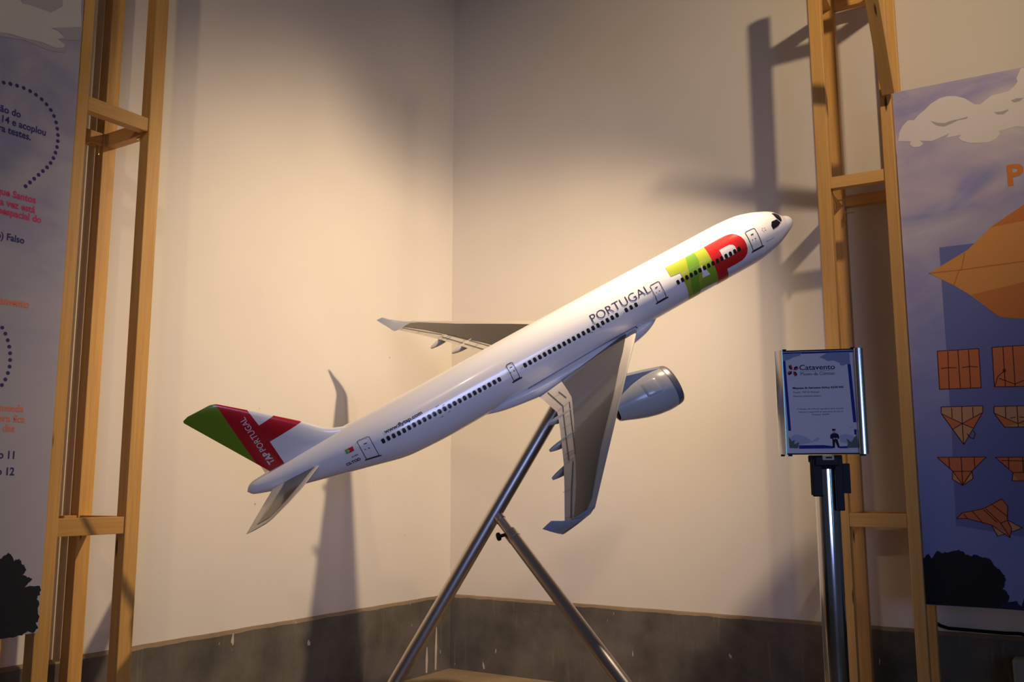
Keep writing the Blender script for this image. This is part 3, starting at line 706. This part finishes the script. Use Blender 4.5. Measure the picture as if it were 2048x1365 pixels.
def wing(side):
    ys = [.6, 2.0, 2.8, 4.5, 6.5, 8.5, 10.1, 12, 14.3, 17, 19.5, 21.2, 23, 25.2, 27.5, 29.2, 30.3]
    us = [0, .006, .02, .05, .1, .18, .28, .4, .52, .64, .76, .88, .96, 1]
    V, F = [], []; n = 2 * len(us) - 2
    for y in ys:
        c = xte(y) - xle(y)
        for u in us: V.append((xle(y) + c * u, side * y, zup(xle(y) + c * u, y)))
        for u in us[-2:0:-1]: V.append((xle(y) + c * u, side * y, zlo(xle(y) + c * u, y)))
    for i in range(len(ys) - 1):
        for k in range(n):
            k2 = (k + 1) % n; F.append((i * n + k, i * n + k2, (i + 1) * n + k2, (i + 1) * n + k))
    F.append(tuple(range(n))); F.append(tuple((len(ys) - 1) * n + k for k in range(n)))
    w = amesh('wing', V, F, GREYW)
    def strip(name, rows, m_, off, nu=10, parent=w):
        """rows: (y, x_front, x_back)"""
        R = []
        for (a, b) in zip(rows, rows[1:]):
            m2 = max(1, int(abs(b[0] - a[0]) / 1.2))
            for i in range(m2): R.append(tuple(a[j] + (b[j] - a[j]) * i / m2 for j in range(3)))
        R.append(rows[-1]); V2, F2 = [], []
        for y, a, b in R:
            for k in range(nu + 1):
                x = a + (b - a) * k / nu; V2.append((x, side * y, zup(x, y) + off))
        for i in range(len(R) - 1):
            for k in range(nu): F2.append((i * (nu + 1) + k, i * (nu + 1) + k + 1, (i + 1) * (nu + 1) + k + 1, (i + 1) * (nu + 1) + k))
        return amesh(name, V2, F2, m_, parent, True, True)
    strip('wing_panel', [(1.6, 21.9, 30.0), (6.0, 24.3, 30.7), (8.8, 25.95, 31.2), (14.5, 29.1, 33.1), (18.5, 31.45, 34.6), (22.4, 33.75, 36.0), (25.7, 35.5, 37.2), (29.0, 37.25, 38.6), (30.1, 38.1, 39.1)], DARKW, .04)
    def lines(paths, wd, m_=LINE):
        V2, F2 = [], []
        for L in paths:
            for (xa, ya), (xb, yb) in zip(L, L[1:]):
                m2 = max(1, int(math.hypot(xb - xa, yb - ya) / .8)); d = Vector((xb - xa, yb - ya, 0)).normalized(); q = Vector((-d.y, d.x, 0)) * wd / 2
                for i in range(m2):
                    p0 = Vector((xa + (xb - xa) * i / m2, ya + (yb - ya) * i / m2, 0)); p1 = Vector((xa + (xb - xa) * (i + 1) / m2, ya + (yb - ya) * (i + 1) / m2, 0)); k = len(V2)
                    for p in (p0 - q, p1 - q, p1 + q, p0 + q): V2.append((p.x, side * p.y, zup(p.x, p.y) + .05))
                    F2.append((k, k + 1, k + 2, k + 3))
        return amesh('flap_joint', V2, F2, m_, w, False, True)
    lines([[(32.05, 3.4), (32.48, 9.6), (33.15, 11.6), (36.2, 21.3)], [(31.43, 5.35), (31.6, 8.2)], [(31.8, 9.7), (33.4, 14.6), (35.2, 20.2), (35.5, 21.0)],
           [(36.0, 21.8), (37.65, 25.8), (39.3, 30.0)], [(35.3, 20.0), (36.05, 19.9)]], .075)
    lines([[(31.5, 6.0), (32.2, 6.1)], [(31.75, 9.6), (33.2, 9.9)], [(32.7, 12.6), (33.5, 12.55)], [(33.4, 14.7), (34.4, 14.4)], [(34.3, 17.3), (35.2, 17.1)], [(37.75, 26.1), (38.4, 25.8)], [(35.3, 20.4), (36.5, 20.8)], [(35.8, 21.4), (36.7, 21.6)], [(38.6, 30.2), (39.6, 29.5)]], .06, mat('joint_grey', (.2, .18, .16), .5))
    # sharklet
    LEp = [(37.45, 30.2, .02), (38.0, 30.75, .08), (38.6, 31.2, .30), (39.4, 31.6, .80), (40.2, 31.85, 1.35), (40.85, 32.1, 1.90)]
    TEp = [(39.90, 30.2, -.01), (40.15, 30.6, -.10), (40.40, 31.0, -.12), (40.75, 31.5, .45), (41.2, 31.95, 1.15), (41.64, 32.35, 1.86)]
    THs = [.20, .16, .13, .10, .08, .03]
    V2, F2 = [], []; us2 = [0, .04, .15, .35, .6, .85, 1]; n2 = 2 * len(us2) - 2
    for i, (a, b, th) in enumerate(zip(LEp, TEp, THs)):
        j0, j1 = max(i - 1, 0), min(i + 1, len(LEp) - 1)
        a, b = Vector(a), Vector(b); sp_ = (Vector(LEp[j1]) + Vector(TEp[j1]) - Vector(LEp[j0]) - Vector(TEp[j0])).normalized()
        nn_ = (b - a).normalized().cross(sp_).normalized()
        if nn_.z < 0 and i < 2: nn_ = -nn_
        if nn_.y > 0: nn_ = -nn_
        for u in us2: q = a + (b - a) * u + nn_ * th * .5 * prof(u); V2.append((q.x, side * q.y, q.z))
        for u in us2[-2:0:-1]: q = a + (b - a) * u - nn_ * th * .5 * prof(u); V2.append((q.x, side * q.y, q.z))
    for i in range(len(LEp) - 1):
        for k in range(n2):
            k2 = (k + 1) % n2; F2.append((i * n2 + k, i * n2 + k2, (i + 1) * n2 + k2, (i + 1) * n2 + k))
    F2.append(tuple(range(n2))); F2.append(tuple((len(LEp) - 1) * n2 + k for k in range(n2)))
    amesh('sharklet', V2, F2, SHARK, w)
    # flap track fairings: canoe shaped pods under the trailing edge
    for y, xe, ze in ((11.5, 34.75, -1.95), (16.7, 36.5, -1.6), (21.4, 38.0, -1.4)):
        xa = xte(y) - 2.6; V2, F2 = [], []; nn = 12; mm = 14
        za = zlo(xa + 1, y) + .1
        for i in range(mm + 1):
            t = i / mm; x = xa + (xe - xa) * t; r = .40 * math.sin(math.pi * min(1, (t * .93 + .035))) ** .6 + .01; zc = za + (ze + .05 - za) * t ** 1.6 - .14 * math.sin(math.pi * t)
            for k in range(nn):
                a = 2 * math.pi * k / nn; V2.append((x, side * (y + r * .62 * math.cos(a)), zc + r * math.sin(a)))
        for i in range(mm):
            for k in range(nn):
                k2 = (k + 1) % nn; F2.append((i * nn + k, i * nn + k2, (i + 1) * nn + k2, (i + 1) * nn + k))
        F2.append(tuple(range(nn))); F2.append(tuple(mm * nn + k for k in range(nn)))
        amesh('flap_fairing', V2, F2, GREYW, w)
    # engine
    ye = 10.4
    def ax(t): return (22.35 + 6.1 * t, -5.03 + .62 * t)
    def shell(name, pr_, m_, parent, n=48, cap0=False, cap1=False):
        V2, F2 = [], []
        for t, r in pr_:
            x, z = ax(t)
            for k in range(n):
                a = 2 * math.pi * k / n; V2.append((x, side * (ye + r * math.cos(a)), z + r * math.sin(a)))
        for i in range(len(pr_) - 1):
            for k in range(n):
                k2 = (k + 1) % n; F2.append((i * n + k, i * n + k2, (i + 1) * n + k2, (i + 1) * n + k))
        if cap0: F2.append(tuple(range(n)))
        if cap1: F2.append(tuple((len(pr_) - 1) * n + k for k in range(n)))
        return amesh(name, V2, F2, m_, parent)
    EN = shell('engine', [(.10, 1.55), (.10, 1.97), (.14, 2.06), (.25, 2.12), (.42, 2.08), (.6, 1.9), (.78, 1.6), (.92, 1.32), (1.0, 1.18), (.995, 1.08), (.9, 1.15), (.5, 1.3), (.10, 1.55)], NACE, PL)
    shell('intake_lip', [(.16, 1.55), (.06, 1.6), (.01, 1.68), (0, 1.78), (.015, 1.88), (.05, 1.96), (.105, 2.02)], LIPM, EN)
    shell('fan', [(.10, .02), (.12, .3), (.16, .42), (.19, 1.6)], mat('fan_dark', (.06, .06, .07), .4, .5), EN, cap0=True)
    shell('exhaust_nozzle', [(.85, .8), (.98, .75), (1.06, .6), (1.14, .2), (1.16, .02)], GLASS, EN, cap0=True, cap1=True)
    # raised strake patch on the side of the nacelle
    V2, F2 = [], []
    for i in range(9):
        t = .30 + .24 * i / 8; x, z = ax(t); r = lin(t, [.25, .42, .6], [2.12, 2.08, 1.9]) + .045 * min(1, min(i, 8 - i) / 1.0)
        for k in range(13):
            a = math.radians(18 + 44 * k / 12); rr = r - (.045 if k in (0, 12) else 0); V2.append((x, side * (ye + rr * math.cos(a)), z + rr * math.sin(a)))
    for i in range(8):
        for k in range(12): F2.append((i * 13 + k, i * 13 + k + 1, (i + 1) * 13 + k + 1, (i + 1) * 13 + k))
    amesh('nacelle_strake', V2, F2, NACE, EN)
    # pylon
    yp = ye - .1
    pts = [(22.9, -2.98), (24.5, -2.45), (26.2, -1.95), (29.5, -2.0), (29.8, -2.6), (28.6, -3.4), (27.5, -4.2), (24, -3.6)]
    V2 = [(x, side * (yp - .32), z) for x, z in pts] + [(x, side * (yp + .32), z) for x, z in pts]; k = len(pts)
    F2 = [tuple(range(k)), tuple(range(k, 2 * k))] + [(i, (i + 1) % k, (i + 1) % k + k, i + k) for i in range(k)]
    amesh('pylon', V2, F2, SHARK, EN, False)
    return w
wing(1); wing(-1)

# tail fin
FLX, FLZ = [49.6, 50.3, 51.46, 52.4, 53.9, 57.4, 59.35, 59.62, 60.0], [2.3, 2.74, 3.2, 3.82, 5.43, 8.66, 10.42, 10.62, 10.72]
def flx(z): return lin(z, FLZ, FLX)
def frx(z): return lin(z, [2.0, 2.55, 10.36, 10.55, 10.72], [58.3, 58.58, 62.76, 62.7, 62.2])
zl = [2.0, 2.4, 2.74, 2.95, 3.2, 3.5, 3.82, 4.3, 4.8, 5.43, 6, 6.6, 7.2, 7.9, 8.66, 9.4, 10.0, 10.36, 10.55, 10.66, 10.72]
us = [0, .01, .04, .1, .2, .32, .45, .6, .75, .9, 1]; n = 2 * len(us) - 2
bm = bmesh.new(); rows = []
for z in zl:
    a, b = flx(z), frx(z); c = b - a; th = lin(z, [2, 4, 10.4, 10.72], [.75, .62, .30, .10])
    th = min(th, .11 * c); R = [bm.verts.new((a + c * u, th * .5 * prof(u), z)) for u in us] + [bm.verts.new((a + c * u, -th * .5 * prof(u), z)) for u in us[-2:0:-1]]
    rows.append(R)
for a, b in zip(rows, rows[1:]):
    for k in range(n): bm.faces.new((a[k], a[(k + 1) % n], b[(k + 1) % n], b[k]))
bm.faces.new(rows[0]); bm.faces.new(rows[-1])
# cut the livery edges into the skin, then colour by area
REDP = [(59.56, 11), (57.42, 11), (57.42, 8.64), (57.21, 6.93), (55.67, 7.06), (54.3, 7.06), (53.0, 5.42), (53.95, 5.30), (54.27, 5.24), (57.11, 5.06), (56.98, 1.5), (59.08, 1.5), (59.2, 3.86)]
GRP = [(59.56, 11), (59.2, 3.86), (59.08, 1.5), (64, 1.5), (64, 11.5)]
for (x0, z0), (x1, z1) in [((59.55, 10.46), (59.2, 3.86)), ((57.42, 8.64), (57.21, 6.93)), ((57.21, 6.93), (57.11, 5.06)), ((57.11, 5.06), (56.98, 2.4)), ((57.21, 6.93), (55.67, 7.06)), ((55.67, 7.06), (55.7, 7.5)), ((54.27, 5.24), (57.11, 5.06))]:
    d = Vector((x1 - x0, 0, z1 - z0)).normalized()
    bmesh.ops.bisect_plane(bm, geom=bm.verts[:] + bm.edges[:] + bm.faces[:], plane_co=(x0, 0, z0), plane_no=(-d.z, 0, d.x))
for f in bm.faces:
    c = f.calc_center_median()
    f.material_index = 2 if in_poly(c.x, c.z, GRP) else 1 if in_poly(c.x, c.z, REDP) else 0
for v in bm.verts: v.co = A_(*v.co)
bmesh.ops.recalc_face_normals(bm, faces=bm.faces)
FIN = smooth_by_angle(from_bm('tail_fin', bm, [WHITE, FINRED, FINGREEN], PL), 40)
def fintext(body, z0, z1, xb, cap, bold):
    bm, w = text_bm(body, bold)
    for v in bm.verts:
        z = z0 + (z1 - z0) * v.co.x / w; x = xb + (z - 3) * .035 + v.co.y * cap
        a, b = flx(z), frx(z); c = b - a; th = min(lin(z, [2, 4, 10.4, 10.72], [.75, .62, .30, .10]), .11 * c)
        v.co = A_(x, th * .5 * prof((x - a) / c) + .035, z)
    bmesh.ops.recalc_face_normals(bm, faces=bm.faces); o = from_bm('fin_lettering', bm, TXTW, FIN)
    if sum(p.normal.y for p in o.data.polygons) < 0: o.data.flip_normals()
    return o
fintext('TAP', 3.02, 4.35, 57.68, .56, .035); fintext('PORTUGAL', 4.55, 8.3, 57.72, .56, .0)

# tailplanes
TLY, TLX = [1.2, 1.63, 5.22, 7.34, 9.24, 9.6, 9.76], [53.85, 54.18, 56.0, 57.45, 58.97, 59.4, 60.4]
TRY, TRX = [.5, 1.58, 4.06, 8.0, 9.55, 9.76], [58.85, 59.1, 59.87, 61.05, 61.5, 61.5]
def tailplane(side):
    ys = [.5, 1.2, 1.63, 2.5, 3.5, 4.3, 5.22, 6.3, 7.34, 8.3, 9.0, 9.24, 9.5, 9.62, 9.72]; V, F = [], []
    def zc(y): return 1.28 + .1014 * (y - 1.9)
    def Q(L):                       # the far plane sits a little further forward
        out = []
        for x, y, z in L:
            ya = abs(y); out.append((x - (.16 * max(0, ya - 1.9) if y < 0 else 0), y, z))
        return out
    def hh(x, y):
        a, b = lin(y, TLY, TLX), lin(y, TRY, TRX); c = b - a; return min(.07 * c, .3) * prof(min(max((x - a) / c, 0), 1)) * .5
    for y in ys:
        a, b = lin(y, TLY, TLX), lin(y, TRY, TRX); c = b - a
        for u in us: V.append((a + c * u, side * y, zc(y) - .05 + .6 * hh(a + c * u, y)))
        for u in us[-2:0:-1]: V.append((a + c * u, side * y, zc(y) - .05 - hh(a + c * u, y)))
    for i in range(len(ys) - 1):
        for k in range(n):
            k2 = (k + 1) % n; F.append((i * n + k, i * n + k2, (i + 1) * n + k2, (i + 1) * n + k))
    F.append(tuple(range(n))); F.append(tuple((len(ys) - 1) * n + k for k in range(n)))
    t = amesh('tailplane', Q(V), F, GREYW)
    V2, F2 = [], []; rows = [(1.3, 54.4, 57.7), (2.5, 55.2, 58.0), (4.5, 56.3, 58.7), (6.5, 57.5, 59.4), (8.0, 58.6, 60.0), (8.9, 59.35, 60.5)]
    R = []
    for a, b in zip(rows, rows[1:]):
        for i in range(2): R.append(tuple(a[j] + (b[j] - a[j]) * i / 2 for j in range(3)))
    R.append(rows[-1])
    for y, a, b in R:
        for k in range(7):
            x = a + (b - a) * k / 6; V2.append((x, side * y, zc(y) - .05 + .6 * hh(x, y) + .03))
    for i in range(len(R) - 1):
        for k in range(6): F2.append((i * 7 + k, i * 7 + k + 1, (i + 1) * 7 + k + 1, (i + 1) * 7 + k))
    amesh('tailplane_panel', Q(V2), F2, DARKW, t)
    V2, F2 = [], []
    for (xa, ya, xb, yb) in [(58.0, 1.4, 60.45, 8.8)]:
        for i in range(8):
            for q in (0, 1):
                y = ya + (yb - ya) * (i + q) / 8; x = xa + (xb - xa) * (i + q) / 8
                V2 += [(x - .05, side * y, zc(y) + .6 * hh(x, y) - .01), (x + .05, side * y, zc(y) + .6 * hh(x, y) - .01)]
            k = i * 4; F2.append((k, k + 1, k + 3, k + 2))
    amesh('elevator_joint', Q(V2), F2, mat('joint_pale', (.6, .56, .48), .4), t, False)
tailplane(1); tailplane(-1)

# ------------------------------------------------------------------ steel stand under the airplane
def at_depth(px, py, d): return EYE + ray(px, py) * d
mount = AO + AR @ (Vector((0, 0, .25)) * SC)
low = at_depth(791.6, 1364.7, 3.28); foot = low + (low - mount) * (low.z - .012) / (mount.z - low.z)
ST = empty('display_stand', (foot.x, foot.y, 0)); tag(ST, 'brushed steel tube stand with two slanting legs carrying the airplane', 'stand')
off = Vector((foot.x, foot.y, 0))
tube('main_tube', foot - off, mount - off, .0262, STEEL, ST)
tj = (mount.z - at_depth(1010, 1026, 3.33).z) / (mount.z - foot.z); j = mount + (foot - mount) * tj
l2 = at_depth(1245, 1364.7, 2.86); f2 = l2 + (l2 - j) * (l2.z - .012) / (j.z - l2.z)
dj = (f2 - j).normalized()
tube('inner_tube', j + dj * .004 - off, j + dj * .28 - off, .0175, STEEL, ST)
k_ = j + dj * .105
tube('outer_tube', k_ - off, f2 - off, .0232, STEEL, ST)
tube('clamp_collar', k_ - dj * .006 - off, k_ + dj * .03 - off, .0245, STEEL, ST)
side_v = (MT @ Vector((-1, .25, -.25))).normalized()
kb = k_ + dj * .0 + side_v * .022
tube('knob_stem', kb - off, kb + side_v * .02 - off, .006, BLACKP, ST, n=14)
bmk = bmesh.new()
for i in range(24):
    pass
bmk.free()
kn = lathe('clamp_knob', [(.008, 0), (.014, .003), (.015, .012), (.010, .016)], BLACKP, ST, 12)
kn.matrix_local = Matrix.Translation(kb + side_v * .014 - off) @ frame_to(side_v).to_4x4()
cl = lathe('joint_cap', [(.012, 0), (.02, .004), (.02, .022), (.014, .028)], STEEL, ST, 24); cl.matrix_local = Matrix.Translation(j + dj * .018 - off) @ frame_to(dj).to_4x4()
for p in (foot, f2):
    o = lathe('foot_plate', [(.07, 0), (.07, .008), (.066, .012)], STEEL, ST, 32); o.location = (p.x - off.x, p.y - off.y, 0)
sd = lathe('saddle', [(.055, 0), (.055, .012)], STEEL, ST, 28); sd.matrix_local = Matrix.Translation(mount - off - (AR @ Vector((0, 0, 1))) * .009) @ frame_to(AR @ Vector((0, 0, 1))).to_4x4()

# ------------------------------------------------------------------ sign on a barrier post
cdir = Vector((-math.sin(YAW), math.cos(YAW), 0)); base = at_depth(1655, 1000, 2.87)
SG = empty('sign_stand', (base.x, base.y, 0)); tag(SG, 'chrome barrier post carrying a framed museum notice', 'sign')
fw = Vector((MT @ Vector((0, 0, 1))).to_2d().to_3d()).normalized()
rt = Vector((fw.y, -fw.x, 0))
SY = math.radians(13)
sx = (rt * math.cos(SY) - fw * math.sin(SY)).normalized(); sn = Vector((sx.y, -sx.x, 0))
if sn.dot(EYE - base) < 0: sn = -sn
SGi = Matrix.Translation(SG.location).inverted()
PR = .036
lathe('base', [(.16, 0), (.165, .008), (.15, .02), (.06, .035), (.045, .045)], BLACKP, SG, 48)
po = lathe('post', [(PR, .03), (PR, 1.052)], mat('chrome', (.62, .63, .66), .12, 1.0), SG, 56)
# local frame of the head: x = sx, y = toward viewer (sn), z up
HF = Matrix((sx, sn, Vector((0, 0, 1)))).transposed().to_4x4()
spl = base + sn * .0
top_z = on_plane(1640, 702, base, sn).z; bot_z = on_plane(1643, 910, base, sn).z
xl = (on_plane(1552, 800, base, sn) - base).dot(sx); xr = (on_plane(1728.5, 800, base, sn) - base).dot(sx)
def head(name, bm, m_, loc, parent=SG):
    o = from_bm(name, bm, m_, parent); o.matrix_local = HF @ Matrix.Translation(loc) ; return o
FY = .026
# back plate, curved side rails, thin top and bottom edges
head('back_plate', box_bm(xr - xl - .03, .006, top_z - bot_z - .006, .001), ALU, ((xl + xr) / 2, FY - .01, bot_z + .003))
def rail(x0, x1, sgn):
    bm = bmesh.new(); prof_ = []; N = 12
    if sgn < 0: prof_ = [(x0, -.008), (x0 + .002, -.004), (x1 - .003, .014), (x1, .013)]
    else:
        for i in range(N + 1):
            t = math.pi * i / N; prof_.append(((x0 + x1) / 2 - math.cos(t) * (x1 - x0) / 2, .004 + .011 * math.sin(t) ** .8))
    prof_ += [(x1, -.012), (x0, -.012)]
    a = [bm.verts.new((x, y + FY, bot_z)) for x, y in prof_]; b = [bm.verts.new((x, y + FY, top_z)) for x, y in prof_]
    for i in range(len(a)): bm.faces.new((a[i], a[(i + 1) % len(a)], b[(i + 1) % len(a)], b[i]))
    bm.faces.new(a); bm.faces.new(b); bmesh.ops.recalc_face_normals(bm, faces=bm.faces)
    o = head('side_rail', bm, ALU, (0, 0, 0)); return smooth_by_angle(o, 30)
rail(xl, xl + .024, -1); rail(xr - .028, xr, 1)
for z0 in (top_z - .004, bot_z): head('end_strip', box_bm(xr - xl - .02, .014, .004, .0005), BLACKP, ((xl + xr) / 2, FY - .004, z0))
for x in (xl + .012, xl + .034, xr - .014, xr - .02): 
    head('end_plug', box_bm(.012, .012, .006, .001), BLACKP, (x, FY, bot_z - .005))
for x in (xl + .03, xr - .03): head('end_plug', box_bm(.012, .012, .005, .001), BLACKP, (x, FY, top_z - .001))
shx0, shx1 = xl + .022, xr - .027; shw = shx1 - shx0; shh = top_z - bot_z - .008
SH = head('notice_sheet', box_bm(shw, .0012, shh), PAPER, ((shx0 + shx1) / 2, FY + .001, bot_z + .004))
# print on the sheet: u to the right from left edge, v down from the top, both in the sheet's own picture units (1092 x 1365)
def SP(u, v, lift=.0): return Vector((-shw / 2 + shw * (u - 20) / 1030, .0006 + .0004 + lift, shh * (1 - (v + 8) / 1368)))
def sprint(name, lists, m_, lift=.0):
    for L in lists:
        bm = bmesh.new(); bm.faces.new([bm.verts.new(SP(u, v, lift)) for u, v in L]); bm.normal_update(); bmesh.ops.triangulate(bm, faces=bm.faces); bmesh.ops.recalc_face_normals(bm, faces=bm.faces)
        o = from_bm(name, bm, m_, SH)
        if sum(p.normal.y for p in o.data.polygons) < 0: o.data.flip_normals()
    return o
def stext(body, u, v, cap, m_, bold=0, u1=None):
    bm, w = text_bm(body, bold); s_ = cap if u1 is None else (u1 - u) / w
    for vv in bm.verts: vv.co = SP(u + vv.co.x * s_, v - vv.co.y * cap, .0003)
    o = from_bm('notice_lettering', bm, m_, SH)
    if sum(p.normal.y for p in o.data.polygons) < 0: o.data.flip_normals()
    return o
SB = mat('notice_blue', (.02, .035, .20), .7, spec=.08); SGR = mat('notice_cloud', (.22, .25, .36), .7, spec=.08); SLT = mat('notice_cloud_pale', (.38, .40, .48), .7, spec=.08); SGN = mat('notice_leaf', (.10, .14, .11), .7, spec=.08)
SR = mat('notice_red', (.55, .05, .04), .7, spec=.08); SK = mat('notice_ink', (.018, .016, .04), .7, spec=.08); SGT = mat('notice_text_grey', (.06, .05, .08), .7, spec=.08)
sprint('notice_border', [[(25, 0), (1040, 0), (1040, 25), (25, 25)], [(30, 90), (68, 90), (105, 1060), (65, 1060)], [(955, 180), (1000, 180), (1035, 960), (990, 960)], [(205, 1255), (560, 1255), (690, 1270), (690, 1300), (205, 1300)], [(995, 1050), (1032, 1055), (1028, 1125), (998, 1120)], [(780, 1275), (900, 1270), (900, 1300), (780, 1300)]], SB)
sprint('notice_cloud', [[(28, 20), (310, 15), (280, 50), (190, 70), (120, 100), (30, 118)], [(560, 80), (640, 40), (700, 20), (990, 20), (995, 190), (950, 180), (890, 205), (850, 190), (850, 165), (760, 130), (680, 135), (620, 100)]], SGR, .0001)
sprint('notice_cloud', [[(90, 1150), (160, 1110), (240, 1120), (320, 1150), (400, 1200), (470, 1150), (510, 1165), (480, 1200), (350, 1225), (220, 1250), (90, 1220)], [(790, 1130), (850, 1110), (930, 1120), (1000, 1150), (1030, 1250), (900, 1240), (800, 1220)], [(905, 1010), (985, 1020), (960, 1035)]], SLT, .0001)
sprint('notice_plants', [[(70, 1290), (65, 1140), (110, 1200), (150, 1180), (140, 1240), (215, 1210), (190, 1295)], [(880, 1295), (900, 1240), (880, 1170), (950, 1220), (985, 1170), (1030, 1120), (1045, 1295)]], SGN, .0002)
sprint('notice_figure', [[(690, 1040), (740, 1045), (735, 1062), (685, 1064)], [(692, 1064), (730, 1062), (728, 1085), (715, 1098), (698, 1085)], [(660, 1120), (690, 1100), (740, 1098), (772, 1115), (785, 1165), (760, 1180), (690, 1180), (655, 1165)], [(685, 1178), (755, 1178), (785, 1292), (758, 1295), (722, 1205), (712, 1295), (685, 1293)]], SK, .0003)
sprint('notice_figure_hands', [[(695, 1164), (725, 1162), (726, 1178), (698, 1180)], [(735, 1162), (762, 1162), (760, 1178), (735, 1178)], [(696, 1068), (728, 1066), (724, 1088), (702, 1090)]], mat('notice_skin', (.45, .25, .18), .5), .0004)
# pinwheel emblem
def blade(cx, cy, ang, m2, lift, s_=1):
    c, s2 = math.cos(ang), math.sin(ang); P = [(12, 0), (40, -26 * s_), (82, -22 * s_), (88, 0)] if s_ > 0 else [(12, 0), (40, 22), (80, 24), (88, 0)]
    return [(cx + u * c - v * s2, cy + u * s2 + v * c) for u, v in P]
BA = [math.radians(a) for a in (-122, -32, 58, 148)]
sprint('emblem', [blade(172, 250, a, None, 0, 1) for a in BA], SK, .0003); sprint('emblem', [blade(172, 250, a, None, 0, -1) for a in BA], SR, .0003)
stext('Catavento', 268, 245, 68, SK, .01, 775); stext('Museu de Ciências', 280, 320, 44, SGT, .0, 765)
sprint('notice_rule', [[(270, 264), (760, 258), (760, 261), (270, 267)]], SGT, .0003)
stext('Maquete da Aeronave Airbus A330-900', 158, 500, 26, SK, .03, 880); stext('Doador: TAP Air Portugal', 162, 556, 22, SGT, 0, 530); stext('Material: composto plástico', 162, 608, 22, SGT, 0, 558)
stext('O museu de ciências agradece esta doação', 205, 780, 20, SGT, 0, 868); stext('feita para a exposição de aeronaves do acervo', 220, 820, 20, SGT, 0, 858); stext('Desde 2009', 415, 858, 20, SGT, 0, 660)
# clear cover with a lifted corner
CLEAR = mat('clear_cover', (1, 1, 1), .08); CLEAR.node_tree.nodes['Principled BSDF'].inputs['Transmission Weight'].default_value = 1; CLEAR.node_tree.nodes['Principled BSDF'].inputs['IOR'].default_value = 1.1
# belt head: cap, belt tongue holder, side clips
head('bracket_plate', box_bm(.10, .012, .022, .004), BLACKP, (-.002, .014, bot_z - .024))
lathe('head_cap', [(.039, 1.045), (.041, 1.048), (.041, 1.062), (.037, 1.066)], BLACKP, SG, 40)
def clip(x, y, w, d, z0, h, bev): head('belt_clip', box_bm(w, d, h, bev), BLACKP, (x, y, z0))
hz = bot_z
clip(-.030, .034, .030, .008, hz - .128, .118, .0038); clip(-.044, .018, .008, .020, hz - .124, .110, .003)
clip(.034, .034, .024, .010, hz - .17, .160, .003); clip(.053, .010, .030, .026, hz - .118, .090, .002)
head('clip_yoke', box_bm(.070, .012, .030, .004), BLACKP, (0, .040, hz - .036))
head('belt_tongue', box_bm(.034, .004, .015, .001), mat('tongue_tan', (.42, .36, .22), .5), (.004, .047, hz - .018))
head('belt_slot', box_bm(.018, .002, .005, .0005), BLACKP, (.006, .0495, hz - .013))

# ------------------------------------------------------------------ small things on the floor at the right
cb = [on_plane(x, y, (0, -.05, 0), (0, -1, 0)) for x, y in [(1835, 1236), (1868, 1247), (1880, 1254), (1895, 1259), (1930, 1262), (1975, 1266), (2010, 1269), (2042, 1270), (2090, 1290), (2110, 1340)]]
cb = [Vector((p.x, -.026, p.z)) for p in cb]
cable = sweep('cable', cb + [Vector((cb[-1].x + .02, -.03, cb[-1].z - .12))], .007, BLACKP); tag(cable, 'black cable running along the dark dado below the paper plane panel', 'cable')
bx = on_plane(2024, 1320, (0, -.20, 0), (0, -1, 0))
SOB = from_bm('socket_box', box_bm(.16, .09, bx.z, .008), mat('box_grey', (.30, .28, .24), .5)); SOB.location = (bx.x + .08, -.155, 0)
tag(SOB, 'small pale grey box standing on the floor by the dado', 'box')
sl = from_bm('box_socket', box_bm(.05, .004, .04, .002), BLACKP, SOB); sl.location = (.02, -.046, bx.z - .10)

# ------------------------------------------------------------------ the lamp over the airplane: unseen body, plate added to shade the corner
LD = Vector((-.589, .586, .557))
LM = empty('track_lamp', L1 + Vector((0, 0, .34))); tag(LM, 'black track lamp with an added light-blocking plate, hanging above the airplane nose', 'lamp')
def lamp_part(name, o): o.parent = LM; return o
fl = from_bm('blocker_plate', box_bm(.21, .21, .003, .001), BLACKP, LM); fl.matrix_local = Matrix.Translation(LD * .17 - Vector((0, 0, .34))) @ frame_to(LD).to_4x4()  # added plate that keeps this lamp off the upper wall corner
for q in (-.06, .06):
    lumber('blocker_arm', Vector((q, 0, -.16)), LD * .17 - Vector((0, 0, .34)) + Vector((q, 0, 0)), .006, .012, BLACKP, LM, (1, 0, 0), .001)
hs = lathe('lamp_housing', [(.045, .0), (.05, .01), (.05, .15), (.03, .17)], BLACKP, LM, 32); hs.location = (0, 0, -.26)
lathe('lamp_stem', [(.01, -.1), (.01, .55)], BLACKP, LM, 16)
